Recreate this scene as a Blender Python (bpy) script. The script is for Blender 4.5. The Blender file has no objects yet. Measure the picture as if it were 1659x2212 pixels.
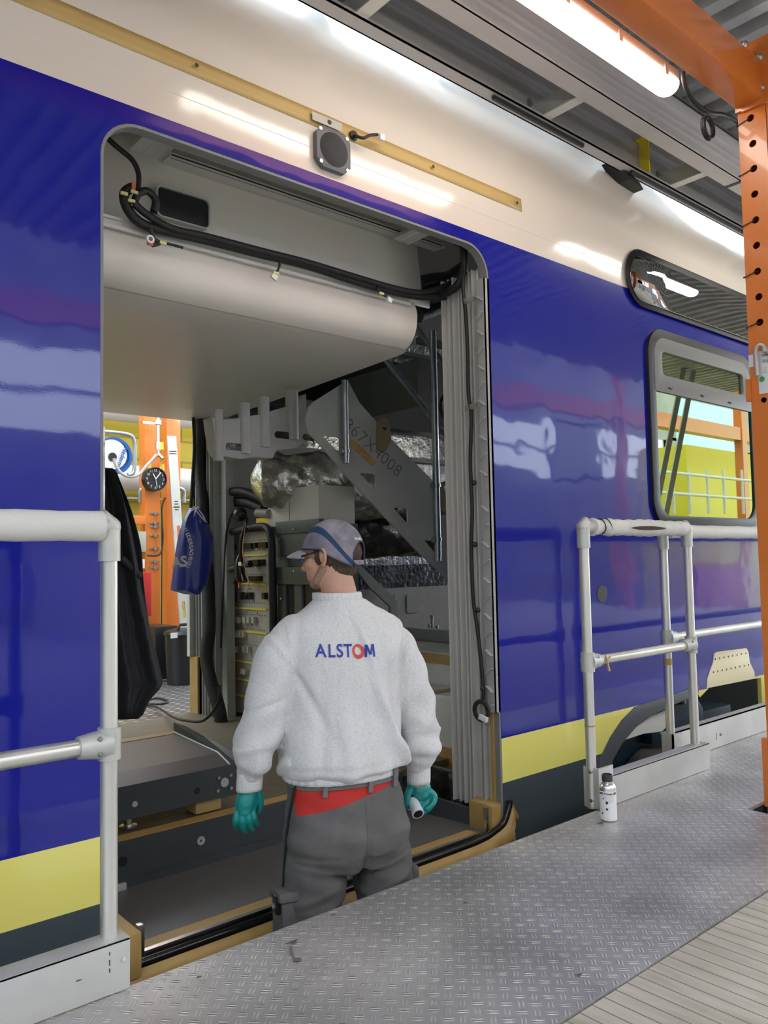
import bpy, bmesh, math, random
from mathutils import Vector, Matrix
R_ = math.radians
random.seed(4)
SC = bpy.context.scene
COL = SC.collection

# ------------------------------------------------------------------ camera
YAW, PITCH, ROLL, FPX = 0.71166, 0.058551, -0.019808, 1729.24
IW, IH = 1659.0, 2212.0
CAM = Vector((0, 0, 1.0))
_f = Vector((math.sin(YAW)*math.cos(PITCH), math.cos(YAW)*math.cos(PITCH), math.sin(PITCH)))
_r0 = Vector((math.cos(YAW), -math.sin(YAW), 0)); _u0 = _r0.cross(_f)
_r = math.cos(ROLL)*_r0 + math.sin(ROLL)*_u0
_u = -math.sin(ROLL)*_r0 + math.cos(ROLL)*_u0
cam = bpy.data.cameras.new('camera'); cam.sensor_fit = 'HORIZONTAL'; cam.sensor_width = 36
cam.lens = 36*FPX/IW; cam.clip_start = .05; cam.clip_end = 300
co = bpy.data.objects.new('camera', cam); COL.objects.link(co)
co.matrix_world = Matrix.Translation(CAM) @ Matrix((_r, _u, -_f)).transposed().to_4x4()
SC.camera = co

def ray(x, y): return _f + (x-IW/2)/FPX*_r - (y-IH/2)/FPX*_u
def P(x, y, Y=None, z=None, X=None):
    """the point of the place seen at a pixel, on a plane of the place"""
    d = ray(x, y)
    t = Y/d.y if Y is not None else ((z-1)/d.z if z is not None else X/d.x)
    return CAM + d*t
def MIR(x, y, Yb):
    """point at depth Yb that the flat side of the train mirrors to a pixel"""
    p = P(x, y, Y=4.6-Yb); return Vector((p.x, Yb, p.z))

# ------------------------------------------------------------------ view, world, big lights
vs = SC.view_settings
vs.view_transform = 'Standard'; vs.look = 'None'; vs.gamma = 1; vs.exposure = 0.7; vs.use_curve_mapping = False
SC.cycles.use_denoising = True
SC.cycles.max_bounces = 6; SC.cycles.diffuse_bounces = 4; SC.cycles.glossy_bounces = 4
SC.cycles.sample_clamp_indirect = 6
w = bpy.data.worlds.new('world'); SC.world = w; w.use_nodes = True
w.node_tree.nodes['Background'].inputs[0].default_value = (.80, .90, 1.0, 1)
w.node_tree.nodes['Background'].inputs[1].default_value = 4.2

# ------------------------------------------------------------------ materials
def _n(nt, t, **kw):
    n = nt.nodes.new(t)
    for k, v in kw.items(): setattr(n, k, v)
    return n
def mat(name, col, rough=.5, metal=0., spec=.5, coat=0., noise=0., nscale=20, bump=0., bscale=60, emis=None, estr=0., rvar=0., stretch=None, coatr=.05):
    m = bpy.data.materials.new(name); m.use_nodes = True
    nt = m.node_tree; b = nt.nodes['Principled BSDF']
    b.inputs['Base Color'].default_value = (*col, 1); b.inputs['Roughness'].default_value = rough
    b.inputs['Metallic'].default_value = metal; b.inputs['Specular IOR Level'].default_value = spec
    b.inputs['Coat Weight'].default_value = coat; b.inputs['Coat Roughness'].default_value = coatr
    if emis: b.inputs['Emission Color'].default_value = (*emis, 1); b.inputs['Emission Strength'].default_value = estr
    tc = _n(nt, 'ShaderNodeTexCoord'); src = tc.outputs['Object']
    if stretch:
        mp = _n(nt, 'ShaderNodeMapping'); mp.inputs['Scale'].default_value = stretch
        nt.links.new(src, mp.inputs[0]); src = mp.outputs[0]
    if noise or rvar:
        nz = _n(nt, 'ShaderNodeTexNoise'); nz.inputs['Scale'].default_value = nscale; nz.inputs['Detail'].default_value = 6
        nt.links.new(src, nz.inputs['Vector'])
        if noise:
            mr = _n(nt, 'ShaderNodeMapRange'); mr.inputs[1].default_value = .3; mr.inputs[2].default_value = .7
            mr.inputs[3].default_value = 1-noise; mr.inputs[4].default_value = 1+noise*.5
            nt.links.new(nz.outputs[0], mr.inputs[0])
            mx = _n(nt, 'ShaderNodeMix', data_type='RGBA', blend_type='MULTIPLY'); mx.inputs[0].default_value = 1
            mx.inputs[6].default_value = (*col, 1); nt.links.new(mr.outputs[0], mx.inputs[7])
            nt.links.new(mx.outputs[2], b.inputs['Base Color'])
        if rvar:
            mr = _n(nt, 'ShaderNodeMapRange'); mr.inputs[1].default_value = .3; mr.inputs[2].default_value = .7
            mr.inputs[3].default_value = max(0, rough-rvar); mr.inputs[4].default_value = rough+rvar
            nt.links.new(nz.outputs[0], mr.inputs[0]); nt.links.new(mr.outputs[0], b.inputs['Roughness'])
    if bump:
        nz = _n(nt, 'ShaderNodeTexNoise'); nz.inputs['Scale'].default_value = bscale; nz.inputs['Detail'].default_value = 5
        nt.links.new(src, nz.inputs['Vector'])
        bp = _n(nt, 'ShaderNodeBump'); bp.inputs['Strength'].default_value = bump; bp.inputs['Distance'].default_value = .01
        nt.links.new(nz.outputs[0], bp.inputs['Height']); nt.links.new(bp.outputs[0], b.inputs['Normal'])
    return m

def M_(nt, op, a, b=None, c=None):
    n = _n(nt, 'ShaderNodeMath', operation=op)
    for i, v in enumerate((a, b, c)):
        if v is None: continue
        if isinstance(v, (int, float)): n.inputs[i].default_value = v
        else: nt.links.new(v, n.inputs[i])
    return n.outputs[0]
def sep(nt, kind='Object'):
    tc = _n(nt, 'ShaderNodeTexCoord'); s = _n(nt, 'ShaderNodeSeparateXYZ'); nt.links.new(tc.outputs[kind], s.inputs[0])
    return tc.outputs[kind], s.outputs[0], s.outputs[1], s.outputs[2]
def mixc(nt, fac, a, b):
    mx = _n(nt, 'ShaderNodeMix', data_type='RGBA')
    if isinstance(fac, (int, float)): mx.inputs[0].default_value = fac
    else: nt.links.new(fac, mx.inputs[0])
    for i, v in ((6, a), (7, b)):
        if isinstance(v, tuple): mx.inputs[i].default_value = (*v, 1)
        else: nt.links.new(v, mx.inputs[i])
    return mx.outputs[2]
def bumpto(nt, height, strength=.5, dist=.01, normal_in=None):
    bp = _n(nt, 'ShaderNodeBump'); bp.inputs['Strength'].default_value = strength; bp.inputs['Distance'].default_value = dist
    nt.links.new(height, bp.inputs['Height'])
    nt.links.new(bp.outputs[0], normal_in or nt.nodes['Principled BSDF'].inputs['Normal'])
    return bp

WHITE = (.70, .635, .56); BLUE = (.006, .010, .27); YEL = (.84, .76, .19); GREY = (.045, .058, .068)
ORANGE = (.72, .20, .03)
M = {}
M['white'] = mat('cream_white_paint', WHITE, .28, coat=.6, bump=.02, bscale=14, coatr=.06)
M['inner_white'] = mat('interior_white_laminate', (.72, .685, .62), .35)
M['greylam'] = mat('grey_laminate', (.45, .45, .43), .5, noise=.08)
M['black'] = mat('black_rubber', (.012, .012, .013), .45)
M['cable'] = mat('black_cable_sleeve', (.010, .010, .011), .55, bump=.35, bscale=90)
M['dgrey'] = mat('dark_grey_paint', (.055, .064, .070), .38, noise=.12, nscale=5, bump=.05, bscale=200)
M['floorgrey'] = mat('grey_brown_floor_lining', (.115, .105, .100), .42, noise=.12, nscale=3, bump=.03, bscale=150)
M['silver'] = mat('bright_steel', (.72, .72, .70), .25, 1, noise=.1)
M['alu'] = mat('aluminium_tube', (.66, .65, .60), .38, .75, noise=.12, nscale=9, rvar=.08, stretch=(1, 1, .3))
M['aludull'] = mat('dull_aluminium', (.60, .60, .57), .48, .45, noise=.14, nscale=5, bump=.03, bscale=120)
M['alufit'] = mat('cast_aluminium', (.55, .55, .51), .5, .5, noise=.08, bump=.08, bscale=250)
M['profile'] = mat('aluminium_extrusion', (.62, .61, .585), .5, .3)
M['gantry'] = mat('gantry_aluminium', (.46, .45, .46), .42, .5, noise=.05, nscale=3)
M['gmesh'] = mat('gantry_deck_underside', (.16, .15, .14), .5, .5, noise=.3, nscale=6)
M['galv'] = mat('galvanised_steel', (.32, .36, .37), .35, .8, noise=.2, nscale=18)
M['galvcor'] = mat('corrugated_galvanised_steel', (.42, .43, .44), .42, .5, noise=.3, nscale=5)
M['orange'] = mat('orange_paint', ORANGE, .32, coat=.3, noise=.05, nscale=6)
M['yellow'] = mat('yellow_paint', (.78, .62, .04), .5)
M['tape'] = mat('brown_masking_tape', (.42, .27, .085), .5, noise=.12, nscale=14, bump=.1, bscale=30)
M['tapec'] = mat('beige_masking_film', (.52, .36, .13), .5, noise=.04, nscale=8)
M['cream'] = mat('cream_primer_plate', (.80, .71, .44), .5)
M['plate'] = mat('grey_green_primer', (.33, .35, .315), .5, noise=.12, nscale=6)
M['cabinet'] = mat('grey_green_cabinet', (.10, .115, .10), .5, noise=.15, nscale=9)
M['panel'] = mat('component_plate', (.46, .44, .39), .42, .3, noise=.2, nscale=10)
M['white_box'] = mat('white_cardboard', (.62, .60, .54), .7)
M['paper'] = mat('white_masking_paper', (.60, .59, .56), .6, noise=.1, nscale=7, bump=.25, bscale=8)
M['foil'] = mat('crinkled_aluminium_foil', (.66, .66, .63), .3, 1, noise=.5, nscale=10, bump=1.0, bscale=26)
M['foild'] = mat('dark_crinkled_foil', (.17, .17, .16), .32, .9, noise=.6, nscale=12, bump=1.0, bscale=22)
M['plastic_black'] = mat('black_plastic', (.014, .014, .015), .3)
M['rust'] = mat('brown_steel_wheel', (.035, .025, .02), .55, .3, noise=.3)
M['navy'] = mat('dark_blue_bogie_paint', (.008, .035, .06), .4)
M['wall_y'] = None
M['red'] = mat('red_plastic', (.45, .02, .02), .4)
M['beige'] = mat('grey_plastic', (.42, .41, .34), .5)
M['wood'] = mat('brown_floor_board', (.13, .10, .06), .6, noise=.3, nscale=12, stretch=(1, 6, 6))
M['lamp'] = mat('lit_diffuser', (1, 1, 1), .4, emis=(1, .93, .82), estr=11)
M['chrome'] = mat('chrome', (.8, .8, .8), .12, 1)
M['bluep'] = mat('blue_plastic', (.02, .12, .42), .35)
M['whitep'] = mat('white_plastic', (.75, .75, .76), .4)

def m_skin():
    m = mat('train_livery', BLUE, .2, coat=.75, coatr=.03, spec=.15); nt = m.node_tree
    o, x, y, z = sep(nt); b = nt.nodes['Principled BSDF']
    c = mixc(nt, M_(nt, 'GREATER_THAN', z, .042), (.062, .078, .088), YEL)
    c = mixc(nt, M_(nt, 'GREATER_THAN', z, .228), c, BLUE)
    c = mixc(nt, M_(nt, 'GREATER_THAN', z, 2.408), c, WHITE)
    nt.links.new(c, b.inputs['Base Color'])
    r = M_(nt, 'MULTIPLY_ADD', M_(nt, 'GREATER_THAN', z, 2.408), .05, .2); nt.links.new(r, b.inputs['Roughness'])
    nt.links.new(M_(nt, 'MULTIPLY_ADD', M_(nt, 'GREATER_THAN', z, 2.408), .07, .03), b.inputs['Coat Roughness'])
    nz = _n(nt, 'ShaderNodeTexNoise'); nz.inputs['Scale'].default_value = 3.2; nz.inputs['Detail'].default_value = 2
    nt.links.new(o, nz.inputs['Vector'])
    nz2 = _n(nt, 'ShaderNodeTexNoise'); nz2.inputs['Scale'].default_value = 170; nt.links.new(o, nz2.inputs['Vector'])
    h = M_(nt, 'MULTIPLY_ADD', nz2.outputs[0], .006, nz.outputs[0])
    bp = bumpto(nt, h, .22, .012, b.inputs['Coat Normal']); nt.links.new(bp.outputs[0], b.inputs['Normal'])
    return m
M['skin'] = m_skin()

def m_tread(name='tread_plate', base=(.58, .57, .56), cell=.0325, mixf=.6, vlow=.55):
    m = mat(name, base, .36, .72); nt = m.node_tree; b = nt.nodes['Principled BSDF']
    o, x, y, z = sep(nt)
    nz = _n(nt, 'ShaderNodeTexNoise'); nz.inputs['Scale'].default_value = 2.6; nz.inputs['Detail'].default_value = 7; nt.links.new(o, nz.inputs['Vector'])
    u = M_(nt, 'MULTIPLY', M_(nt, 'SUBTRACT', x, y), .70710678/cell)
    v = M_(nt, 'MULTIPLY', M_(nt, 'ADD', x, y), .70710678/cell)
    fu = M_(nt, 'FLOOR', u); fv = M_(nt, 'FLOOR', v)
    cu = M_(nt, 'SUBTRACT', M_(nt, 'SUBTRACT', u, fu), .5); cv = M_(nt, 'SUBTRACT', M_(nt, 'SUBTRACT', v, fv), .5)
    par = M_(nt, 'FLOORED_MODULO', M_(nt, 'ADD', fu, fv), 2.0)
    inv = M_(nt, 'SUBTRACT', 1.0, par)
    along = M_(nt, 'ADD', M_(nt, 'MULTIPLY', cu, inv), M_(nt, 'MULTIPLY', cv, par))
    across = M_(nt, 'ADD', M_(nt, 'MULTIPLY', cv, inv), M_(nt, 'MULTIPLY', cu, par))
    aw = M_(nt, 'ABSOLUTE', M_(nt, 'SUBTRACT', M_(nt, 'ABSOLUTE', across), .14))
    # lens-shaped rib: height falls off to its sides and its ends
    e = M_(nt, 'ADD', M_(nt, 'POWER', M_(nt, 'DIVIDE', aw, .085), 2.0), M_(nt, 'POWER', M_(nt, 'DIVIDE', along, .50), 2.0))
    h = M_(nt, 'MULTIPLY', M_(nt, 'MAXIMUM', M_(nt, 'SUBTRACT', 1.0, e), 0.0), M_(nt, 'MULTIPLY_ADD', par, -vlow, 1.0))
    h2 = M_(nt, 'POWER', h, .6)
    g = _n(nt, 'ShaderNodeTexNoise'); g.inputs['Scale'].default_value = 230; nt.links.new(o, g.inputs['Vector'])
    bumpto(nt, M_(nt, 'MULTIPLY_ADD', g.outputs[0], .04, h), 1.0, .0022)
    mr = _n(nt, 'ShaderNodeMapRange'); mr.inputs[1].default_value = .32; mr.inputs[2].default_value = .68
    mr.inputs[3].default_value = .62; mr.inputs[4].default_value = 1.1; nt.links.new(nz.outputs[0], mr.inputs[0])
    c = mixc(nt, M_(nt, 'MULTIPLY', h2, mixf), base, (.93, .91, .87))
    mx = _n(nt, 'ShaderNodeMix', data_type='RGBA', blend_type='MULTIPLY'); mx.inputs[0].default_value = 1
    nt.links.new(c, mx.inputs[6]); nt.links.new(mr.outputs[0], mx.inputs[7]); nt.links.new(mx.outputs[2], b.inputs['Base Color'])
    nt.links.new(M_(nt, 'SUBTRACT', M_(nt, 'SUBTRACT', .52, M_(nt, 'MULTIPLY', nz.outputs[0], .20)), M_(nt, 'MULTIPLY', h, .26)), b.inputs['Roughness'])
    return m
M['tread'] = m_tread()

def m_groove():
    m = mat('grooved_boards', (.42, .38, .31), .6); nt = m.node_tree; b = nt.nodes['Principled BSDF']
    o, x, y, z = sep(nt)
    s = M_(nt, 'MULTIPLY_ADD', y, -.0, x)
    f = M_(nt, 'FRACT', M_(nt, 'DIVIDE', s, .0462))
    g = M_(nt, 'LESS_THAN', M_(nt, 'ABSOLUTE', M_(nt, 'SUBTRACT', f, .5)), .035)
    nz = _n(nt, 'ShaderNodeTexNoise'); nz.inputs['Scale'].default_value = 5; nz.inputs['Detail'].default_value = 8
    mp = _n(nt, 'ShaderNodeMapping'); mp.inputs['Scale'].default_value = (4, .8, 1); nt.links.new(o, mp.inputs[0]); nt.links.new(mp.outputs[0], nz.inputs['Vector'])
    mr = _n(nt, 'ShaderNodeMapRange'); mr.inputs[1].default_value = .3; mr.inputs[2].default_value = .7; mr.inputs[3].default_value = .0; mr.inputs[4].default_value = 1.0
    nt.links.new(nz.outputs[0], mr.inputs[0])
    c = mixc(nt, mr.outputs[0], (.34, .31, .25), (.50, .46, .385))
    c = mixc(nt, g, c, (.13, .115, .09)); nt.links.new(c, b.inputs['Base Color'])
    bumpto(nt, M_(nt, 'SUBTRACT', 1.0, g), .6, .003)
    return m
M['groove'] = m_groove()

def m_brick():
    m = mat('yellow_painted_brick', (.62, .46, .03), .55); nt = m.node_tree; b = nt.nodes['Principled BSDF']
    o, x, y, z = sep(nt)
    cb = _n(nt, 'ShaderNodeCombineXYZ'); nt.links.new(x, cb.inputs[0]); nt.links.new(z, cb.inputs[1])
    br = _n(nt, 'ShaderNodeTexBrick'); nt.links.new(cb.outputs[0], br.inputs['Vector'])
    br.inputs['Color1'].default_value = (.50, .38, .03, 1); br.inputs['Color2'].default_value = (.44, .34, .03, 1); br.inputs['Mortar'].default_value = (.30, .23, .02, 1)
    br.inputs['Scale'].default_value = 1; br.inputs['Brick Width'].default_value = .5; br.inputs['Row Height'].default_value = .24; br.inputs['Mortar Size'].default_value = .012
    nt.links.new(br.outputs['Color'], b.inputs['Base Color'])
    bumpto(nt, M_(nt, 'SUBTRACT', 1.0, br.outputs['Fac']), .5, .01)
    return m
M['brick'] = m_brick()

def m_glass(name='coated_window_glass', tint=(.72, .80, .52), k=.50):
    m = bpy.data.materials.new(name); m.use_nodes = True; nt = m.node_tree
    for n in list(nt.nodes): nt.nodes.remove(n)
    out = _n(nt, 'ShaderNodeOutputMaterial'); mix = _n(nt, 'ShaderNodeMixShader')
    tr = _n(nt, 'ShaderNodeBsdfTransparent'); tr.inputs[0].default_value = (.10, .12, .08, 1)
    gl = _n(nt, 'ShaderNodeBsdfGlossy'); gl.inputs['Roughness'].default_value = .012; gl.inputs[0].default_value = (*tint, 1)
    fr = _n(nt, 'ShaderNodeFresnel'); fr.inputs[0].default_value = 1.5
    nt.links.new(M_(nt, 'MAXIMUM', M_(nt, 'MULTIPLY', fr.outputs[0], 2.0), k), mix.inputs[0])
    nt.links.new(tr.outputs[0], mix.inputs[1]); nt.links.new(gl.outputs[0], mix.inputs[2]); nt.links.new(mix.outputs[0], out.inputs[0])
    return m
M['glass'] = m_glass(); M['glass2'] = m_glass('dark_window_glass', (.85, .84, .82), .38)

def m_fleece():
    m = mat('light_grey_marl_fleece', (.62, .62, .61), .85, spec=.2); nt = m.node_tree; b = nt.nodes['Principled BSDF']
    tc = _n(nt, 'ShaderNodeTexCoord'); mp = _n(nt, 'ShaderNodeMapping'); mp.inputs['Scale'].default_value = (150, 150, 330)
    nt.links.new(tc.outputs['Object'], mp.inputs[0])
    nz = _n(nt, 'ShaderNodeTexNoise'); nz.inputs['Scale'].default_value = 1; nz.inputs['Detail'].default_value = 3; nt.links.new(mp.outputs[0], nz.inputs['Vector'])
    mr = _n(nt, 'ShaderNodeMapRange'); mr.inputs[1].default_value = .35; mr.inputs[2].default_value = .62; nt.links.new(nz.outputs[0], mr.inputs[0])
    nt.links.new(mixc(nt, mr.outputs[0], (.56, .56, .565), (.67, .665, .65)), b.inputs['Base Color'])
    b.inputs['Sheen Weight'].default_value = .25
    mp2 = _n(nt, 'ShaderNodeMapping'); mp2.inputs['Rotation'].default_value = (0, .5, .2); mp2.inputs['Scale'].default_value = (16, 10, 5); nt.links.new(tc.outputs['Object'], mp2.inputs[0])
    n2 = _n(nt, 'ShaderNodeTexNoise'); n2.inputs['Scale'].default_value = 1; n2.inputs['Detail'].default_value = 3; n2.inputs['Distortion'].default_value = .6; nt.links.new(mp2.outputs[0], n2.inputs['Vector'])
    bumpto(nt, M_(nt, 'MULTIPLY_ADD', nz.outputs[0], .06, n2.outputs[0]), .55, .016)
    return m
M['fleece'] = m_fleece()

# ------------------------------------------------------------------ mesh helpers
class MB:
    def __init__(s): s.v = []; s.f = []; s.sm = []
    def add(s, vs_, fs, smooth=False):
        o = len(s.v); s.v += [tuple(v) for v in vs_]; s.f += [tuple(i+o for i in f) for f in fs]; s.sm += [smooth]*len(fs); return s
    def box(s, a, b, rot=None, piv=None):
        x0, y0, z0 = (min(a[i], b[i]) for i in range(3)); x1, y1, z1 = (max(a[i], b[i]) for i in range(3))
        vs_ = [Vector(p) for p in ((x0,y0,z0),(x1,y0,z0),(x1,y1,z0),(x0,y1,z0),(x0,y0,z1),(x1,y0,z1),(x1,y1,z1),(x0,y1,z1))]
        if rot is not None:
            c = Vector(piv) if piv is not None else (Vector(a)+Vector(b))/2
            vs_ = [rot @ (v-c) + c for v in vs_]
        return s.add(vs_, [(0,3,2,1),(4,5,6,7),(0,1,5,4),(1,2,6,5),(2,3,7,6),(3,0,4,7)])
    def tube(s, path, r, n=16, cap=True, smooth=True, sq=1.0):
        path = [Vector(p) for p in path]; rs = r if isinstance(r, (list, tuple)) else [r]*len(path)
        rings = []; T0 = (path[1]-path[0]).normalized()
        up = Vector((0, 0, 1)) if abs(T0.z) < .9 else Vector((0, 1, 0))
        N = (up - T0*up.dot(T0)).normalized()
        for i, p in enumerate(path):
            T = (path[min(i+1, len(path)-1)] - path[max(i-1, 0)])
            T = T.normalized() if T.length > 1e-9 else T0
            N = (N - T*N.dot(T)); N = N.normalized() if N.length > 1e-6 else Vector((1, 0, 0)); B = T.cross(N)
            rings.append([p + (N*math.cos(2*math.pi*k/n) + B*math.sin(2*math.pi*k/n)*sq)*rs[i] for k in range(n)])
        vs_ = [v for rg in rings for v in rg]; fs = []
        for i in range(len(path)-1):
            for k in range(n):
                a = i*n+k; b = i*n+(k+1) % n; fs.append((a, b, b+n, a+n))
        s.add(vs_, fs, smooth)
        if cap:
            s.add(rings[0], [tuple(reversed(range(n)))]); s.add(rings[-1], [tuple(range(n))])
        return s
    def lathe(s, base, axis, prof, n=32, smooth=True):
        A = Vector(axis).normalized(); up = Vector((0, 0, 1)) if abs(A.z) < .9 else Vector((1, 0, 0))
        N = A.cross(up).normalized(); B = A.cross(N); base = Vector(base)
        vs_ = []; fs = []
        for (r, h) in prof:
            for k in range(n):
                t = 2*math.pi*k/n; vs_.append(base + A*h + (N*math.cos(t)+B*math.sin(t))*r)
        for i in range(len(prof)-1):
            for k in range(n):
                a = i*n+k; b = i*n+(k+1) % n; fs.append((a, b, b+n, a+n))
        return s.add(vs_, fs, smooth)
    def disc(s, c, axis, r, h=.004, n=28):
        return s.lathe(c, axis, [(0, h), (r*.97, h), (r, h*.8), (r, 0), (0, 0)], n, False)
    def prism(s, pts, off):
        """polygon (list of 3d points) pushed by a vector"""
        off = Vector(off); pts = [Vector(p) for p in pts]; n = len(pts)
        vs_ = pts + [p+off for p in pts]
        fs = [tuple(range(n)), tuple(reversed(range(n, 2*n)))] + [(i, i+n, (i+1) % n+n, (i+1) % n) for i in range(n)]
        return s.add(vs_, fs)
    def strip(s, pts, off, smooth=True):
        """open sheet: polyline swept by a vector"""
        off = Vector(off); n = len(pts); vs_ = [Vector(p) for p in pts] + [Vector(p)+off for p in pts]
        return s.add(vs_, [(i, i+1, i+1+n, i+n) for i in range(n-1)], smooth)
    def ball(s, c, r, n=16, m=10):
        rx, ry, rz = r if isinstance(r, (tuple, list)) else (r, r, r); c = Vector(c); vs_ = []; fs = []
        for i in range(m+1):
            t = math.pi*i/m
            for k in range(n):
                a = 2*math.pi*k/n; vs_.append(c + Vector((rx*math.sin(t)*math.cos(a), ry*math.sin(t)*math.sin(a), rz*math.cos(t))))
        for i in range(m):
            for k in range(n):
                a = i*n+k; b = i*n+(k+1) % n; fs.append((a, a+n, b+n, b))
        return s.add(vs_, fs, True)
    def build(s, name, m, parent=None, bevel=0, seg=2, solid=0, origin=None, auto=True):
        me = bpy.data.meshes.new(name); me.from_pydata(s.v, [], s.f)
        for p, k in zip(me.polygons, s.sm): p.use_smooth = k
        bm = bmesh.new(); bm.from_mesh(me); bmesh.ops.remove_doubles(bm, verts=bm.verts, dist=1e-6)
        bmesh.ops.recalc_face_normals(bm, faces=bm.faces)
        if bevel:
            es = [e for e in bm.edges if len(e.link_faces) == 2 and e.calc_face_angle(0) > .5]
            bmesh.ops.bevel(bm, geom=es, offset=bevel, segments=seg, profile=.6, affect='EDGES', clamp_overlap=True)
            for f in bm.faces: f.smooth = True
        bm.to_mesh(me); bm.free()
        return link(name, me, m, parent, bevel or any(s.sm), solid)
def link(name, me, m, parent=None, shade=False, solid=0):
    o = bpy.data.objects.new(name, me); COL.objects.link(o)
    for mm in (m if isinstance(m, (list, tuple)) else [m]): me.materials.append(mm)
    if parent: o.parent = parent; o.matrix_parent_inverse = Matrix.Identity(4); o.location = -W0[parent.name]; W0[o.name] = Vector((0, 0, 0)) 
    else: W0[o.name] = Vector((0, 0, 0))
    if parent: W0[o.name] = Vector((0, 0, 0))
    if solid:
        md = o.modifiers.new('solid', 'SOLIDIFY'); md.thickness = solid; md.offset = 0
    if shade:
        try:
            me.set_sharp_from_angle(angle=R_(38))
        except Exception: pass
    return o
W0 = {}
def thing(name, label, cat, loc=(0, 0, 0), group=None):
    o = bpy.data.objects.new(name, None); COL.objects.link(o); o.location = loc; o.empty_display_size = .1
    W0[o.name] = Vector(loc); o['label'] = label; o['category'] = cat
    if group: o['group'] = group
    return o
def tag(o, label, cat, group=None, kind=None):
    o['label'] = label; o['category'] = cat
    if group: o['group'] = group
    if kind: o['kind'] = kind
    return o
def lab(o, l): o['label'] = l; return o
def struct(o): o['kind'] = 'structure'; return o
def curve_mesh(loops, depth):
    """filled flat outline with holes, as mesh: returns (verts, faces) in x, y, thickness z"""
    cu = bpy.data.curves.new('c', 'CURVE'); cu.dimensions = '2D'; cu.fill_mode = 'BOTH'; cu.extrude = depth/2
    for lp in loops:
        sp = cu.splines.new('POLY'); sp.points.add(len(lp)-1); sp.use_cyclic_u = True
        for i, (x, y) in enumerate(lp): sp.points[i].co = (x, y, 0, 1)
    ob = bpy.data.objects.new('c', cu); COL.objects.link(ob)
    dg = bpy.context.evaluated_depsgraph_get(); me = bpy.data.meshes.new_from_object(ob.evaluated_get(dg))
    vs_ = [v.co.copy() for v in me.vertices]; fs = [tuple(p.vertices) for p in me.polygons]
    bpy.data.objects.remove(ob); bpy.data.curves.remove(cu); bpy.data.meshes.remove(me)
    return vs_, fs
def plateXZ(mb, loops, Y, th):
    """loops in (X, Z); sheet standing in the plane Y"""
    v, f = curve_mesh(loops, th)
    return mb.add([(p.x, Y+p.z, p.y) for p in v], f)
def plateYZ(mb, loops, X, th):
    v, f = curve_mesh(loops, th)
    return mb.add([(X+p.z, p.x, p.y) for p in v], f)
def rrect(x0, z0, x1, z1, r, n=8):
    rs = r if isinstance(r, (tuple, list)) else (r,)*4; out = []
    for (cx, cz, a0, rr) in ((x1-rs[0], z1-rs[0], 0, rs[0]), (x0+rs[1], z1-rs[1], 90, rs[1]), (x0+rs[2], z0+rs[2], 180, rs[2]), (x1-rs[3], z0+rs[3], 270, rs[3])):
        for k in range(n+1):
            a = R_(a0+90*k/n); out.append((cx+rr*math.cos(a), cz+rr*math.sin(a)))
    return out
def circ(cx, cz, r, n=20): return [(cx+r*math.cos(2*math.pi*k/n), cz+r*math.sin(2*math.pi*k/n)) for k in range(n)]
def text(body, size, mtx, m, name, parent, bold=0., ext=.0004, spacing=1., align='CENTER', shear=0.):
    cu = bpy.data.curves.new('t', 'FONT'); cu.body = body; cu.size = size; cu.extrude = ext; cu.offset = bold
    cu.align_x = align; cu.align_y = 'CENTER'; cu.space_character = spacing; cu.shear = shear; cu.resolution_u = 3
    ob = bpy.data.objects.new('t', cu); COL.objects.link(ob)
    dg = bpy.context.evaluated_depsgraph_get(); me = bpy.data.meshes.new_from_object(ob.evaluated_get(dg))
    bpy.data.objects.remove(ob); bpy.data.curves.remove(cu)
    me.transform(mtx); me.name = name
    return link(name, me, m, parent)
def frame_mtx(o, xd, yd):
    xd = Vector(xd).normalized(); yd = Vector(yd); yd = (yd - xd*yd.dot(xd)).normalized(); zd = xd.cross(yd)
    return Matrix.Translation(Vector(o)) @ Matrix((xd, yd, zd)).transposed().to_4x4()
def smooth_path(pts, k=6):
    pts = [Vector(p) for p in pts]; out = []
    for i in range(len(pts)-1):
        p0 = pts[max(i-1, 0)]; p1 = pts[i]; p2 = pts[i+1]; p3 = pts[min(i+2, len(pts)-1)]
        for j in range(k):
            t = j/k; out.append(.5*((2*p1)+(p2-p0)*t+(2*p0-5*p1+4*p2-p3)*t*t+(3*p1-p0-3*p2+p3)*t*t*t))
    return out+[pts[-1]]
def bez(a, b, n): return [Vector(a).lerp(Vector(b), i/n) for i in range(n+1)]

# ================================================================== THE HALL
YW = 2.3            # outer face of the train side
YE = 1.896          # platform edge
# work platform of tread plate, with a wider bay from X 3.7 on
mb = MB()
pts = [(-2.6, 1.118), (14, 1.118), (14, 2.07), (3.60, 2.07), (3.60, YE), (-2.6, YE)]
hole = [(3.13, 1.30), (3.13, 1.50), (3.42, 1.50), (3.42, 1.30)]
v, f = curve_mesh([pts, hole], .012)
mb.add([(p.x, p.y, p.z-.006) for p in v], f)
fl = struct(mb.build('floor', M['tread']))
mb = MB(); mb.box((-2.6, YE-.02, -.16), (3.60, YE, -.012)).box((-2.6, 1.12, -.16), (14, 1.14, -.012))
struct(mb.build('trim_1', M['aludull']))
mb = MB(); mb.box((-6, -8.9, -.05), (14, 1.114, -.006)); struct(mb.build('floor', M['groove']))
mb = MB(); mb.box((-12, -9.2, -1.9), (34, 16, -1.75)); struct(mb.build('floor', mat('hall_concrete', (.22, .22, .21), .5, noise=.2, nscale=2)))
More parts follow.
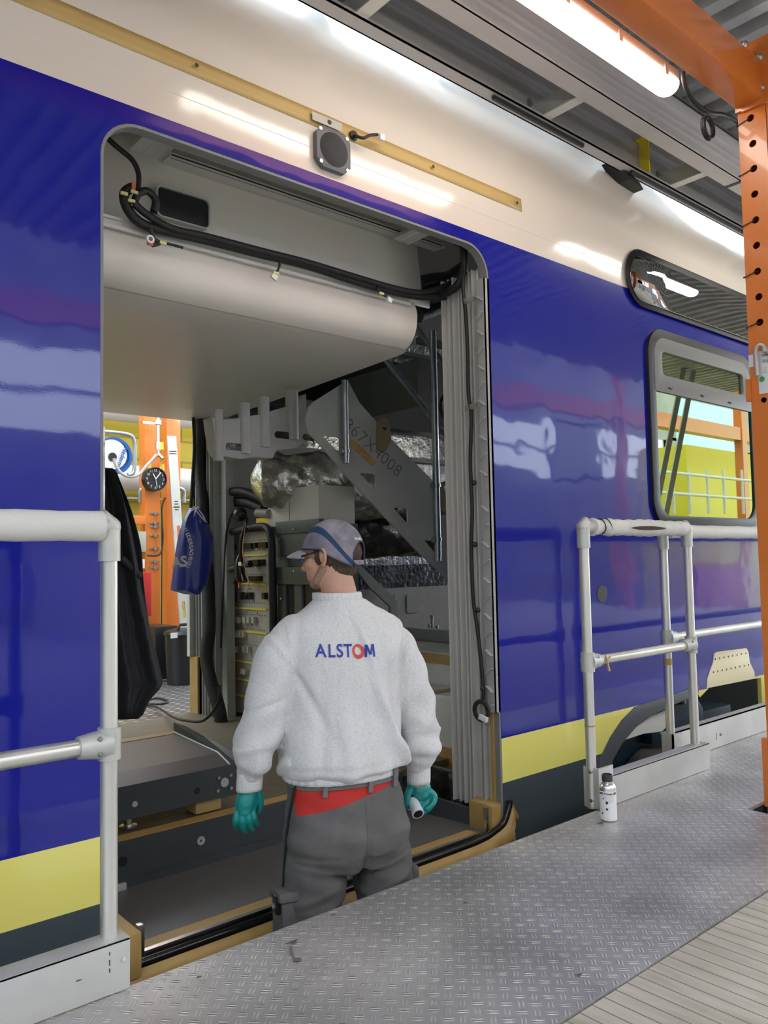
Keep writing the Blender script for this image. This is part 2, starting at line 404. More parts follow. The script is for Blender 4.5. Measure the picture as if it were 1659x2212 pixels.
# walls of the hall
mb = MB(); mb.box((-12, 8.5, -1.75), (34, 8.8, 3.3)); struct(mb.build('wall_back', M['brick']))
mb = MB(); mb.box((-12, -9.2, -1.75), (34, -9.0, 3.3)); mb.box((-12, -9.2, 4.7), (34, -9, 7.2))
for i in range(8): mb.box((-12+i*6, -9.2, 3.2), (-9.6+i*6, -9.0, 4.8))
mb.box((-5, -9.2, 3.2), (2.6, -9.0, 4.8))
mb; struct(mb.build('wall_front', mat('pale_cladding', (.34, .35, .38), .6, noise=.3, nscale=.9)))
mb = MB()
for i in range(16): mb.box((-12+i*3, -9.15, 3.3), (-11.85+i*3, -9.05, 4.7))
mb.box((-12, -9.15, 3.95), (34, -9.05, 4.05)); struct(mb.build('window_1', M['galv']))
mb = MB(); mb.box((-12.2, -9.2, -1.75), (-12, 16, 7.2)); struct(mb.build('wall_left', mat('hall_side_cladding', (.30, .30, .30), .6)))
mb = MB()
for y0, y1 in ((-9.2, -8.6), (-5.2, -4.8), (-1.4, -.2), (.9, 3.2), (10.0, 12.0)): mb.box((-12, y0, 7.2), (34, y1, 7.3))
struct(mb.build('ceiling', M['galvcor']))
mb = MB()
for i in range(12): mb.box((-12+i*4, -9.2, 6.9), (-11.85+i*4, 12, 7.2))
struct(mb.build('trim_2', M['galv']))
# clerestory glazing bars seen over the roof at the right
mb = MB()
for i in range(10): mb.box((8+i*2.2, 8.6, 3.3), (8.08+i*2.2, 8.7, 7.2))
mb.box((-12, 8.55, 5.3), (34, 8.75, 5.42)); struct(mb.build('window_2', M['galv']))

# ================================================================== TRAIN
train = thing('train_car', 'blue and cream double-deck rail car body with open doorway and yellow waist stripe', 'train', (1.75, YW, -1.75))
DX0, DX1, DZ0, DZ1 = .893, 2.618, -.20, 2.357
door = rrect(DX0, DZ0, DX1, DZ1, (.13, .13, .05, .05), 8)
w1 = (3.905, 1.175, 5.08, P(1440, 732, Y=YW).z)
arch_in = [P(x, y, Y=YW) for x, y in ((1304, 1700), (1325, 1640), (1345, 1605), (1375, 1570), (1410, 1545), (1450, 1525), (1508, 1500))]
hole = [(3.30, -1.1)] + [(p.x, p.z) for p in arch_in] + [(4.3, .19), (4.42, .235), (5.06, .215), (5.06, -1.1)]
bigX0, bigX1 = -3.2, 13.0
outer = [(bigX0, -1.1), (3.30, -1.1)] + hole[1:-1] + [(5.06, -1.1), (bigX1, -1.1), (bigX1, 2.50), (bigX0, 2.50)]
mb = MB()
uw = rrect(3.70, 2.335, 6.9, 2.60, .13, 8)
plateXZ(mb, [outer, door, rrect(*w1, .12)], YW+.012, .024)
plateXZ(mb, [circ(*P(1300, 1283, Y=YW).xz, .022, 20)], YW-.001, .004) if False else None
shell = mb.build('side_panel', M['skin'], train)
# curved cantrail and roof
prof = [(YW, 2.50), (2.3005, 2.56), (2.3035, 2.63), (2.315, 2.72), (2.345, 2.84), (2.40, 2.98), (2.49, 3.12), (2.60, 3.245), (2.75, 3.37), (2.95, 3.48), (3.3, 3.56), (3.7, 3.58), (4.1, 3.56), (4.45, 3.48), (4.65, 3.37), (4.8, 3.24), (4.95, 3.0), (5.05, 2.7), (5.1, 2.4)]
sp = smooth_path([(bigX0, a, b) for a, b in prof], 14)
def lift(x, z):
    t = min(1, max(0, (x-4.3)/.95)); t = t*t*(3-2*t); h = min(1, max(0, (z-2.95)/.35)); u = min(1, max(0, (x-2.5)/.5))
    return ((.11+.09*u)*(1-t)-.07*t)*h*h
mb = MB(); vs_, fs = [], []; gx = [bigX0, 0, 2, 2.5, 2.6, 2.7, 2.8, 2.9, 3.0, 3.5, 4.3] + [4.3+1.1*i/14 for i in range(1, 15)] + [6, 8, bigX1]
for p in sp:
    for x in gx: vs_.append((x, p.y+.01, p.z+lift(x, p.z)))
ng = len(gx)
for i in range(len(sp)-1):
    for j in range(ng-1): a = i*ng+j; fs.append((a, a+1, a+ng+1, a+ng))
mb.add(vs_, fs, True); roof = mb.build('roof_panel', M['skin'], train, solid=.02)
mb = MB()   # far side wall with its doorway
plateXZ(mb, [[(bigX0, -1.1), (bigX1, -1.1), (bigX1, 2.42), (bigX0, 2.42)], rrect(.893, -.2, 2.64, 2.1, .1)], 5.08, .04)
mb.build('far_side_panel', M['greylam'], train)
# dark edge of the cut-out
mb = MB()
lp = rrect(DX0-.002, DZ0, DX1+.002, DZ1+.002, (.13, .13, .05, .05), 8); li = rrect(DX0+.010, DZ0+.01, DX1-.010, DZ1-.010, (.12, .12, .045, .045), 8)
plateXZ(mb, [lp, li], YW+.022, .04)
mb.build('opening_rim', mat('opening_rim_grey', (.22, .22, .22), .5), train)
# arch band
ao = [(1287, 1690), (1297, 1640), (1320, 1592), (1345, 1555), (1373, 1527), (1450, 1502), (1512, 1480)]
mb = MB(); pg = [P(x, y, Y=YW-.006) for x, y in ao] + [P(x, y, Y=YW-.006) for x, y in reversed([(1304, 1720), (1325, 1640), (1345, 1605), (1375, 1570), (1410, 1545), (1450, 1525), (1508, 1500)])]
pg = [P(1290, 1735, Y=YW-.006)] + pg
mb.prism(pg, (0, .012, 0)); mb.build('wheel_arch_band', mat('arch_grey_paint', (.085, .095, .10), .35, coat=.3), train)
mb = MB(); q = [P(x, y, Y=2.42) for x, y in ((1350, 1598), (1372, 1566), (1445, 1535), (1450, 1560), (1430, 1580), (1390, 1585))]
mb.prism(q, (0, .02, 0)); mb.build('arch_liner', M['inner_white'], train)
# cream plate with two rows of holes
mb = MB(); pp = [P(x, y, Y=YW-.004) for x, y in ((1527, 1487), (1529, 1465), (1541, 1430), (1543, 1412), (1549, 1408), (1613, 1400), (1617, 1408), (1620, 1430), (1630, 1452), (1631, 1466))]
mb.prism(pp, (0, .006, 0)); pl = mb.build('repair_plate', M['cream'], train, bevel=.002); lab(pl, 'cream primed plate with two rows of small holes')
for r0, r1, nn in (((1545, 1424), (1611, 1411), 8), ((1541, 1452), (1617, 1436), 9)):
    for i in range(nn):
        t = i/(nn-1); mb = MB(); mb.disc(P(r0[0]+(r1[0]-r0[0])*t, r0[1]+(r1[1]-r0[1])*t, Y=YW-.0045), (0, -1, 0), .006, .001, 12); mb.build('screw_hole', M['black'], pl)
# round hole in the side
mb = MB(); mb.disc(P(1300, 1283, Y=YW), (0, -1, 0), .042, .002, 28); h = mb.build('round_opening', M['black'], train)
# masking stripe above the door
def tape_pt(x, y): return P(x, y, Y=2.312)
mb = MB()
def roofY(z):
    for i in range(len(sp)-1):
        a, b = sp[i], sp[i+1]
        if a.z <= z <= b.z: return a.y + (b.y-a.y)*(z-a.z)/max(1e-6, b.z-a.z)
    return YW
def on_side(x, y, off=.0):
    """pixel on the curved upper side"""
    Y = YW
    for _ in range(12):
        p = P(x, y, Y=Y); Y = .5*Y + .5*roofY(p.z)
    p = P(x, y, Y=Y-off); return p
tb0, tt0 = on_side(32, 4), on_side(134, 0)
tb1, tt1 = on_side(1127, 458), on_side(1127, 431)
zb = (tb1.z); zt = (tt1.z)
xs = [tb0.x-.02 + (tb1.x-tb0.x+.02)*i/20 for i in range(21)]
vs_ = []; fs = []
for i, x in enumerate(xs):
    for j in range(4):
        z = zb + (zt-zb)*j/3; vs_.append((x, roofY(z)-.0016, z))
for i in range(20):
    for j in range(3): a = i*4+j; fs.append((a, a+4, a+5, a+1))
mb.add(vs_, fs, True)
ms = mb.build('masking_stripe', M['tapec'], train, solid=.001); lab(ms, 'long beige masking stripe above the doorway')
mb = MB()
for x, y in ((425, 141), (712, 264), (936, 360), (1117, 438)): mb.disc(on_side(x, y, .0125), (0, -1, 0), .007, .0015, 14)
mb.build('rivet_hole', M['black'], ms)
a, b = on_side(675, 240, .014), on_side(739, 284, .014); a2 = on_side(675, 252, .014)
mb = MB(); mb.prism([on_side(x, y, .0135) for x, y in ((674, 240), (739, 267), (739, 285), (675, 258))], (0, .001, 0)); mb.build('bare_patch', mat('bare_patch', (.50, .47, .43), .5), ms)
mb = MB(); mb.disc(on_side(712, 264, .0145), (0, -1, 0), .0085, .002, 14); mb.build('rivet_hole', M['black'], ms)
# loudspeaker grille
c = on_side(715, 328, .006); g = thing('x', '', '') if False else None
s = .078; oc = [(c.x+s*dx, c.z+s*dz) for dx, dz in ((-.62, -1), (.62, -1), (1, -.62), (1, .62), (.62, 1), (-.62, 1), (-1, .62), (-1, -.62))]
mb = MB(); plateXZ(mb, [oc], c.y-.008, .022); sk = mb.build('loudspeaker', mat('speaker_frame', (.13, .13, .14), .5), train, bevel=.003); lab(sk, 'dark grey square speaker with round mesh grille')
mb = MB(); mb.lathe((c.x, c.y-.019, c.z), (0, -1, 0), [(0, .014), (.03, .013), (.05, .009), (.064, .001), (.066, -.004)], 32)
mb.build('grille', mat('speaker_mesh', (.05, .05, .052), .6, bump=.6, bscale=500), sk)
mb = MB()
for dx, dz in ((-.78, -.78), (.78, -.78), (.78, .78), (-.78, .78)): mb.disc((c.x+s*dx, c.y-.019, c.z+s*dz), (0, -1, 0), .007, .003, 12)
mb.build('screw', M['silver'], sk)
# short cable with plug through the stripe
mb = MB(); path = smooth_path([on_side(766, 293, -.02), on_side(769, 294, .03), on_side(785, 298, .05), on_side(800, 292, .05), on_side(815, 291, .045)], 5)
mb.tube(path, .006, 10); mb.lathe(on_side(765, 292, .013), (0, -1, 0), [(0, .001), (.018, .001), (.019, -.006)], 18)
cb = mb.build('short_cable', M['cable'], train)
mb = MB(); q = on_side(824, 296, .045); mb.box(q-Vector((.012, .008, .014)), q+Vector((.012, .008, .010))); mb.build('plug', M['whitep'], cb, bevel=.002)

# upper window, wrapped over the cantrail
def wrap(poly, off, name, m, par, smooth=True):
    """closed outline in (x, z) laid on the curved side, with thickness"""
    vv, ff = curve_mesh([poly] if not isinstance(poly[0], list) else poly, .012)
    mb = MB(); mb.add([(p.x, roofY(p.y)-off-p.z, p.y) for p in vv], ff); return mb.build(name, m, par)
def band_rows(x0, x1, z0, z1, r, nz=14, n=10):
    """rounded rectangle cut into strips so it bends smoothly; returns verts, faces"""
    vs_, fs = [], []
    zs = [z0 + (z1-z0)*.5*(1-math.cos(math.pi*i/nz)) for i in range(nz+1)]
    for z in zs:
        d = max(0, (z0+r)-z, z-(z1-r)); e = r - math.sqrt(max(0, r*r-d*d))
        for j in range(n+1): vs_.append((x0+e+(x1-x0-2*e)*j/n, z))
    for i in range(nz):
        for j in range(n): a = i*(n+1)+j; fs.append((a, a+1, a+n+2, a+n+1))
    return vs_, fs
def curved_sheet(x0, x1, z0, z1, r, off, name, m, par):
    vv, ff = band_rows(x0, x1, z0, z1, r); mb = MB(); mb.add([(x, roofY(z)-off, z) for x, z in vv], ff, True); return mb.build(name, m, par, solid=.006)
uwn = curved_sheet(3.69, 7.3, 2.325, 2.642, .155, .014, 'upper_window', M['black'], train); lab(uwn, 'long curved window strip with black rubber seal under the roof')
curved_sheet(3.715, 7.27, 2.35, 2.60, .123, .022, 'pane', M['glass2'], uwn)
mb = MB(); mb.box((3.72, 2.36, 2.36), (7.2, 2.62, 2.37)).box((3.72, 2.60, 2.36), (7.2, 2.62, 2.62)); mb.build('inner_liner', M['black'], uwn)
# main window
fx0, fz0, fx1, fz1 = w1
mb = MB(); plateXZ(mb, [rrect(fx0-.035, fz0-.035, fx1+.035, fz1+.035, .15), rrect(fx0+.03, fz0+.03, fx1-.03, fz1-.03, .10)], YW-.004, .03)
win = mb.build('main_window', M['black'], train, bevel=.004); lab(win, 'large passenger window with grey frame and hinged top light')
zt0, zt1 = P(1480, 868, Y=YW).z, P(1480, 806, Y=YW).z
mb = MB()
zA = P(1400, 842, Y=YW).z
plateXZ(mb, [rrect(fx0+.02, zA, fx1-.02, fz1-.012, (.11, .11, .01, .01)), rrect(fx0+.10, P(1412, 808, Y=YW).z, fx1-.12, P(1412, 757, Y=YW).z, .03)], YW-.010, .02)
mb.build('top_light_frame', mat('window_frame_grey', (.17, .17, .165), .5), win, bevel=.003)
mb = MB(); plateXZ(mb, [rrect(fx0+.08, P(1412, 812, Y=YW).z, fx1-.10, P(1412, 752, Y=YW).z, .05)], YW-.002, .006); mb.build('top_light_pane', M['glass'], win)
mb = MB(); plateXZ(mb, [rrect(fx0+.028, fz0+.028, fx1-.028, zA+.01, (.02, .02, .10, .10))], YW-.006, .008); mb.build('pane', M['glass'], win)
mb = MB()
for x, y in ((1448, 839), (1517, 855), (1577, 870)):
    q = P(x, y, Y=YW-.021); mb.tube([q-Vector((.014, 0, 0)), q+Vector((.014, 0, 0))], .006, 8)
mb.build('slot', M['black'], win)

# ------------------------------------------------------------------ vestibule of the train
# curved bulkhead over the vestibule
bp = [(2.78, 2.66), (2.74, 2.50), (2.715, 2.28), (2.705, 2.22), (2.66, 2.205), (2.66, 2.175), (2.635, 2.17), (2.618, 2.13), (2.614, 2.09), (2.628, 2.03), (2.665, 1.985), (2.73, 1.965), (2.9, 1.955), (4.95, 1.97)]
xl, xr1, xr2 = .45, 2.47, 2.70
bps = [Vector((0, a, b)) for a, b in bp]
sm = bps[:6] + smooth_path(bps[6:], 4)[1:]
def bx(y): return xr1 + (xr2-xr1)*max(0, (y-2.66))/(4.95-2.66)
vs_, fs = [], []
nb = len(sm)
for p in sm:
    xe = 2.60 if p.z > 2.172 and p.y < 2.8 else bx(p.y)
    rr = .0 if p.z > 2.2 else .0
    for j in range(9): vs_.append((xl + (xe-xl)*j/8, p.y, p.z))
for i in range(nb-1):
    for j in range(8): a = i*9+j; fs.append((a, a+1, a+10, a+9))
mb = MB(); mb.add(vs_, fs, True)
# right end cheek
ck = [Vector((bx(p.y), p.y, p.z)) for p in sm[5:]] + [Vector((2.70, 4.95, 2.25)), Vector((2.48, 2.75, 2.25))]
mb.add(ck, [tuple(range(len(ck)))])
bulk = mb.build('bulkhead', M['inner_white'], train, solid=.012); lab(bulk, 'rounded off-white ceiling bulkhead over the doorway')
# panel opening with rounded corners
wc = [P(x, y, Y=2.70) for x, y in ((335, 405), (448, 435), (440, 492), (332, 462))]
mb = MB(); x0, x1 = wc[0].x, wc[2].x; z0, z1 = wc[3].z-.008, wc[0].z
plateXZ(mb, [rrect(x0, z0, x1+.01, z1, .02)], 2.70, .03); mb.build('service_opening', M['black'], bulk)
mb = MB(); plateXZ(mb, [rrect(x0-.006, z0-.006, x1+.016, z1+.006, .024), rrect(x0, z0, x1+.01, z1, .02)], 2.69, .03); mb.build('opening_edge', M['greylam'], bulk)
# long T-slots
for (xa, ya, xb, yb, Y) in ((362, 335, 865, 505, 2.68), (380, 300, 690, 410, 2.62), (710, 418, 900, 484, 2.62), (900, 515, 955, 535, 2.68)):
    a, b = P(xa, ya, Y=Y), P(xb, yb, Y=Y); b.z = a.z; mb = MB(); mb.box((a.x, Y-.012, a.z-.008), (b.x, Y+.05, a.z+.010)); mb.box((a.x, Y-.022, a.z-.012), (b.x, Y-.012, a.z-.008)); rl = mb.build('mounting_rail', M['profile'], bulk); mb = MB(); mb.box((a.x+.01, Y-.0125, a.z-.004), (b.x-.01, Y-.011, a.z+.003)); mb.box((a.x+.01, Y-.0135, a.z-.0095), (b.x-.01, Y-.003, a.z-.0084)); mb.build('slot', M['black'], rl)
mb = MB(); a, b = P(218, 480, Y=2.60), P(885, 658, Y=2.60); a.z = 2.15; b.z = 2.15
mb.box((a.x-.2, 2.600, 2.145), (b.x, 2.63, 2.178)); mb.box((a.x-.2, 2.590, 2.136), (b.x, 2.602, 2.149)); mb.box((a.x-.2, 2.590, 2.168), (b.x, 2.602, 2.177))
mb.build('cable_channel', M['profile'], bulk)
# header: inside of the door top
mb = MB(); mb.box((.45, 2.325, 2.44), (3.2, 2.40, 2.66)); mb.build('header', M['greylam'], train)
# two slotted header brackets
for (x, y, s) in ((330, 300, 1.0), (885, 497, .8)):
    c = P(x, y, Y=2.60)
    mb = MB()
    for k in range(4): mb.box((c.x-.06*s+.012*k, 2.50, c.z-.035+k*.012), (c.x+.055*s, 2.66, c.z-.031+k*.012))
    mb.prism([(c.x+.05*s, 2.50, c.z-.04), (c.x+.05*s, 2.66, c.z-.04), (c.x+.05*s, 2.66, c.z+.06), (c.x+.05*s, 2.50, c.z+.06)], (.004, 0, 0))
    mb.prism([(c.x-.02*s, 2.505, c.z-.035), (c.x+.05*s, 2.505, c.z+.05), (c.x+.05*s, 2.655, c.z+.05), (c.x-.02*s, 2.655, c.z-.035)], (.003, 0, -.003))
    mb.build('header_bracket', M['profile'], train)
# vestibule end wall and its cladding
mb = MB(); mb.box((.40, 2.33, -.2), (.88, 2.36, 2.4)).box((.40, 2.36, -.2), (.44, 5.06, 2.0)); mb.build('inner_wall', M['greylam'], train)
# interior floors
mb = MB(); mb.prism([(.60, 2.345, -.215), (.60, 2.345, -.150), (.60, 2.925, -.18), (.60, 2.925, -.215)], (2.0, 0, 0)); sf = mb.build('step_well', M['floorgrey'], train)
mb = MB(); mb.box((.60, 2.918, -.18), (2.60, 2.932, -.020)); mb.box((.6, 2.895, -.18), (2.60, 2.918, -.150)); mb.build('riser', M['dgrey'], sf)
mb = MB(); mb.box((2.572, 2.37, -.18), (2.585, 2.93, -.085)); mb.build('side_riser', M['dgrey'], sf)
mb = MB(); mb.tube([(2.568, 2.37, -.176), (2.568, 2.92, -.176)], .004, 6); mb.build('sealant_bead', M['whitep'], sf)
for x, y, Yq, rr in ((434, 1816, 2.917, .017), (288, 1735, 2.96, .0)):
    if rr: mb = MB(); mb.disc(P(x, y, Y=Yq), (0, -1, 0), rr, .003, 20); b_ = mb.build('round_fixing', M['greylam'], sf); mb = MB(); mb.disc(P(x, y, Y=Yq-.003), (0, -1, 0), .004, .001, 10); mb.build('bolt', M['black'], b_)
mb = MB(); mb.lathe(P(265, 1861, Y=2.914), (0, -1, 0), [(.0, .002), (.018, .002), (.018, -.002)], 20); mb.build('riser_hole', M['black'], sf)
mb = MB(); mb.box((.6, 2.932, -.05), (7.2, 5.05, -.020)); mb.build('inner_floor', M['wood'], train)
mb = MB(); mb.box((.6, 2.932, -.020), (2.6, 2.99, -.0165)); mb.build('masking_strip', M['tape'], train)
# sill: tape, black seal and metal edge along the doorway
mb = MB(); mb.box((1.02, 2.335, -.152), (2.50, 2.40, -.147)); mb.build('sill_tape', M['tape'], train)
mb = MB(); mb.box((1.02, 2.318, -.165), (2.49, 2.336, -.140)); mb.build('sill_edge', M['silver'], train)
seal = smooth_path([(.90, 2.25, -.145), (.93, 2.285, -.155), (1.05, 2.29, -.156), (1.6, 2.29, -.156), (2.30, 2.29, -.155), (2.46, 2.288, -.150), (2.54, 2.286, -.135), (2.60, 2.284, -.11), (2.635, 2.282, -.05), (2.64, 2.282, -.03)], 6)
mb = MB(); mb.tube(seal, .013, 12); mb.build('door_seal', mat('glossy_black_seal', (.008, .008, .008), .18), train)
s2 = [Vector(p)+Vector((0, -.014, -.022)) for p in seal]
vs_, fs = [], []
for i, p in enumerate(s2):
    wob = .010*math.sin(i*.55)+.006*math.sin(i*1.7)
    q = i/len(s2); dwn = .075 if q < .8 else .075-.02*(q-.8)/.2
    outw = Vector((.35 if q > .75 else 0, 0, -1)).normalized()
    for k, t in enumerate((0, .3, .65, 1)): vs_.append(tuple(p + outw*dwn*t + Vector((0, -.012*math.sin(t*3)+wob*t, .014 if k == 0 else 0))))
for i in range(len(s2)-1):
    for k in range(3): a = i*4+k; fs.append((a, a+1, a+5, a+4))
mb = MB(); mb.add(vs_, fs, True); mb.build('hanging_tape', M['tape'], train, solid=.001)
# taped corner blocks at both ends of the sill
mb = MB(); mb.box((.87, 2.26, -.182), (1.0, 2.45, -.055)); mb.build('taped_corner', M['tape'], train, bevel=.006)
mb = MB(); mb.box((1.003, 2.29, -.17), (1.022, 2.315, -.05)); mb.build('corner_bracket', M['silver'], train, bevel=.003)
mb = MB(); mb.box((2.55, 2.305, -.165), (2.645, 2.44, -.04)); mb.build('taped_corner', M['tape'], train, bevel=.012)
mb = MB(); mb.box((2.530, 2.318, -.165), (2.548, 2.335, -.045)); mb.build('corner_bracket', M['silver'], train, bevel=.003)
mb = MB(); c = P(262, 1912, z=-.165); mb.box((c.x-.06, c.y-.02, -.18), (c.x+.012, c.y+.035, -.155)); mb.build('wedge_block', M['aludull'], train, bevel=.002)
# right jamb: fluted extrusion, tape, finned bracket
mb = MB()
mb.box((2.625, 2.31, -.08), (2.66, 2.60, 2.28))
for k, y in enumerate((2.355, 2.385, 2.41, 2.45, 2.475, 2.505, 2.54, 2.575)):
    mb.box((2.605-.006*(k % 2), y-.004, -.08), (2.63, y+.004, 2.28))
mb.build('door_jamb', M['profile'], train)
mb = MB(); mb.box((2.60, 2.33, -.08), (2.623, 2.348, .42)); mb.build('jamb_tape', M['tape'], train)
mb = MB(); mb.box((2.588, 2.302, .34), (2.594, 2.345, 2.22)); mb.box((2.588, 2.302, .34), (2.62, 2.306, 2.22))
for k in range(24):
    z = .36+k*.077; s_ = 1 if k % 2 else -1
    mb.box((2.57, 2.304, z-.001), (2.59, 2.345, z+.002), Matrix.Rotation(R_(38*s_), 3, 'X'))
mb.build('finned_bracket', mat('moulded_grey', (.38, .38, .37), .5), train)
# bogie
wc = P(1392, 1672, Y=2.60)
wh = thing('bogie', 'rail bogie with brown steel wheel and dark blue frame seen under the wheel arch', 'bogie', (3.8, 2.6, -1.75))
mb = MB(); mb.lathe((wc.x, 2.43, wc.z-.26), (0, 1, 0), [(0, .03), (.10, .02), (.14, .05), (.30, .06), (.36, .03), (.38, .0), (.40, .0), (.42, .05), (.42, .15), (.2, .16)], 48)
mb.build('wheel', M['rust'], wh)
mb = MB(); mb.lathe((wc.x, 2.39, wc.z-.26), (0, 1, 0), [(0, 0), (.07, 0), (.085, .02), (.09, .1)], 28); mb.build('axle_box', M['rust'], wh)
a = P(1545, 1500, Y=2.7)
mb = MB(); mb.box((3.9, 2.62, -.9), (5.3, 2.80, -.02)); mb.prism([(4.2, 2.55, -.02), (4.35, 2.55, .10), (4.72, 2.55, .12), (4.80, 2.55, .03), (4.80, 2.55, -.1), (4.2, 2.55, -.1)], (0, .3, 0)); mb.build('frame', M['navy'], wh, bevel=.01)
mb = MB(); mb.lathe((4.5, 2.6, .12), (0, 0, 1), [(.0, .12), (.10, .12), (.12, .10), (.12, .08), (.09, .07), (.09, -.02)], 24); mb.build('air_spring', M['plastic_black'], wh)
mb = MB(); mb.box((3.28, 2.61, -1.7), (3.93, 2.625, .22)).box((3.28, 2.61, -1.7), (3.29, 2.625, .22)).box((3.93, 2.85, -1.7), (7.2, 2.87, .5)); mb.build('shade_backing', M['black'], wh)  # black sheets standing in for the dark space behind wheel and frame

# ================================================================== THINGS INSIDE THE TRAIN
# raised ramp tray
tr = thing('ramp_tray', 'raised dark grey ramp tray with riveted front plate and side flange inside the doorway', 'ramp', (1.2, 3.2, -.02))
yF, zt_, zb_ = 2.985, .160, .035
XR = P(497, 1665, Y=yF).x
mb = MB()
mb.prism([(.7, yF, zb_), (XR+.03, yF, zb_+.0), (XR+.03, yF, zt_), (.7, yF, zt_)], (0, .006, 0)); fp = mb.build('front_plate', M['dgrey'], tr)
bxr = P(472, 1637, Y=3.10).x; bkx = P(375, 1583, Y=3.60).x
vs_ = [(.7, yF, zt_), (XR, yF, zt_), (bxr, 3.10, .186), (.7, 3.10, .186), (.7, 3.60, .194), (bkx, 3.60, .194)]
mb = MB(); mb.add(vs_, [(0, 1, 2, 3), (3, 2, 5, 4)]); mb.build('tray_top', M['floorgrey'], tr, solid=.004)
mb = MB(); mb.add([(.7, 3.56, .197), (bkx, 3.56, .197), (bkx, 3.61, .20), (.7, 3.61, .20)], [(0, 1, 2, 3)]); mb.build('tape_edge', M['tape'], tr, solid=.001)
A = Vector((XR, yF, zt_)); B = Vector((bxr, 3.10, .186)); Cc = Vector((bkx, 3.60, .194))
mb = MB(); up = Vector((.028, 0, .075))
fl_ = [A, B, Cc, Cc+Vector((0, 0, .045)), P(400, 1569, Y=3.56), P(440, 1591, Y=3.36), P(503, 1625, Y=3.12), P(518, 1655, Y=2.99)]
mb.add([tuple(q) for q in fl_], [(0, 1, 2, 3, 4, 5, 6, 7)]); mb.build('side_flange', M['dgrey'], tr, solid=.006)
mb = MB(); mb.tube([A+Vector((-.003, 0, .004)), B+Vector((-.003, 0, .004)), Cc+Vector((-.003, 0, .004))], .0045, 8); mb.build('sealant_bead', M['whitep'], tr)
for x, y in ((472, 1680), (470, 1708), (498, 1674), (499, 1702)):
    mb = MB(); mb.disc(P(x, y, Y=yF-.001), (0, -1, 0), .0075, .005, 14); mb.build('rivet', M['silver'], fp)
mb = MB(); mb.disc(P(485, 1690, Y=yF-.001), (0, -1, 0), .019, .003, 24); mb.build('cover_disc', M['greylam'], fp)
mb = MB(); mb.disc(P(426, 1708, Y=yF-.001), (0, -1, 0), .013, .001, 20); mb.build('access_hole', M['black'], fp)
mb = MB(); mb.disc(P(291, 1737, Y=yF-.001), (0, -1, 0), .011, .003, 20); mb.build('cover_disc', M['greylam'], fp)
tp = tag(MB().box((P(423, 1750, Y=3.01).x, 3.01, -.0165), (P(478, 1750, Y=3.01).x, 3.10, .036)).build('support_block', M['tapec'], None, bevel=.003), 'tan taped block propping up the right end of the ramp tray', 'block')
mb = MB(); mb.tube([(P(277, 1775, Y=3.06).x, 3.06, -.016), (P(277, 1775, Y=3.06).x, 3.06, .036)], .017, 16); mb.lathe((P(277, 1775, Y=3.06).x, 3.06, -.0165), (0, 0, 1), [(.034, 0), (.034, .006), (.016, .008)], 20)
tag(mb.build('support_post', M['silver'], None), 'short steel post under the left end of the ramp tray', 'post')

# opposite platform through the far doorway
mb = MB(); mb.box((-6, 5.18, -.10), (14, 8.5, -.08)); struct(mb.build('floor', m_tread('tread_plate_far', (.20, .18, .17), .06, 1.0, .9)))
mb = MB(); mb.box((.9, 5.0, -.2), (2.66, 5.16, -.095)); mb.build('far_sill', M['dgrey'], train)
mb = MB(); mb.box((-6, 6.9, -.078), (14, 6.96, -.06)); struct(mb.build('trim_3', mat('brown_floor_strip', (.10, .07, .07), .5)))
# far jamb
mb = MB(); mb.box((2.64, 4.80, -.05), (2.70, 5.10, 1.97))
for k in range(6): mb.box((2.615, 4.82+k*.04, -.05), (2.65, 4.828+k*.04, 1.97))
mb.build('far_jamb', M['plate'], train)
mb = MB(); mb.box((2.60, 4.98, -.03), (2.65, 5.09, .36)); mb.build('far_jamb_tape', M['tape'], train)
mb = MB(); mb.box((2.58, 5.05, .36), (2.64, 5.09, 1.2))
for k in range(10): mb.box((2.57, 5.035, .38+k*.08), (2.60, 5.05, .385+k*.08), Matrix.Rotation(R_(35), 3, 'Y'))
mb.build('far_finned_bracket', M['profile'], train)

# equipment cabinet along the vestibule side
XC = 2.78
cabn = thing('equipment_cabinet', 'grey-green electrical cabinet with component rows beside the vestibule', 'cabinet', (XC+.2, 4.2, -.02))
def cy(px): return P(px, 1250, X=XC).y
def cz(px, py): return P(px, py, X=XC).z
mb = MB(); mb.box((XC+.01, cy(702), -.02), (XC+.25, 4.80, 1.215)); body = mb.build('body', M['cabinet'], cabn)
ya, yb = cy(583), cy(491)
pzt, pzb = cz(540, 1150), cz(500, 1545)
mb = MB(); plateYZ(mb, [rrect(ya, .0, yb, pzt, .008)], XC, .006); pn = mb.build('component_plate', M['panel'], cabn)
for (yl, yr_) in ((1203, 1196), (1263, 1259), (1316, 1313), (1366, 1363), (1424, 1438), (1462, 1478), (1500, 1512)):
    z_ = (P(500, yl, X=XC).z + P(580, yr_, X=XC).z)/2
    mb = MB(); mb.box((XC-.012, ya+.03, z_-.005), (XC-.004, yb-.05, z_+.005)); mb.build('label_strip', M['yellow'], pn)
def comp(px, py, w_, h_, m, nm, d=.03):
    q = P(px, py, X=XC-.005); mb = MB(); mb.box((XC-d, q.y-w_/2, q.z-h_/2), (XC-.003, q.y+w_/2, q.z+h_/2)); return mb.build(nm, m, pn)
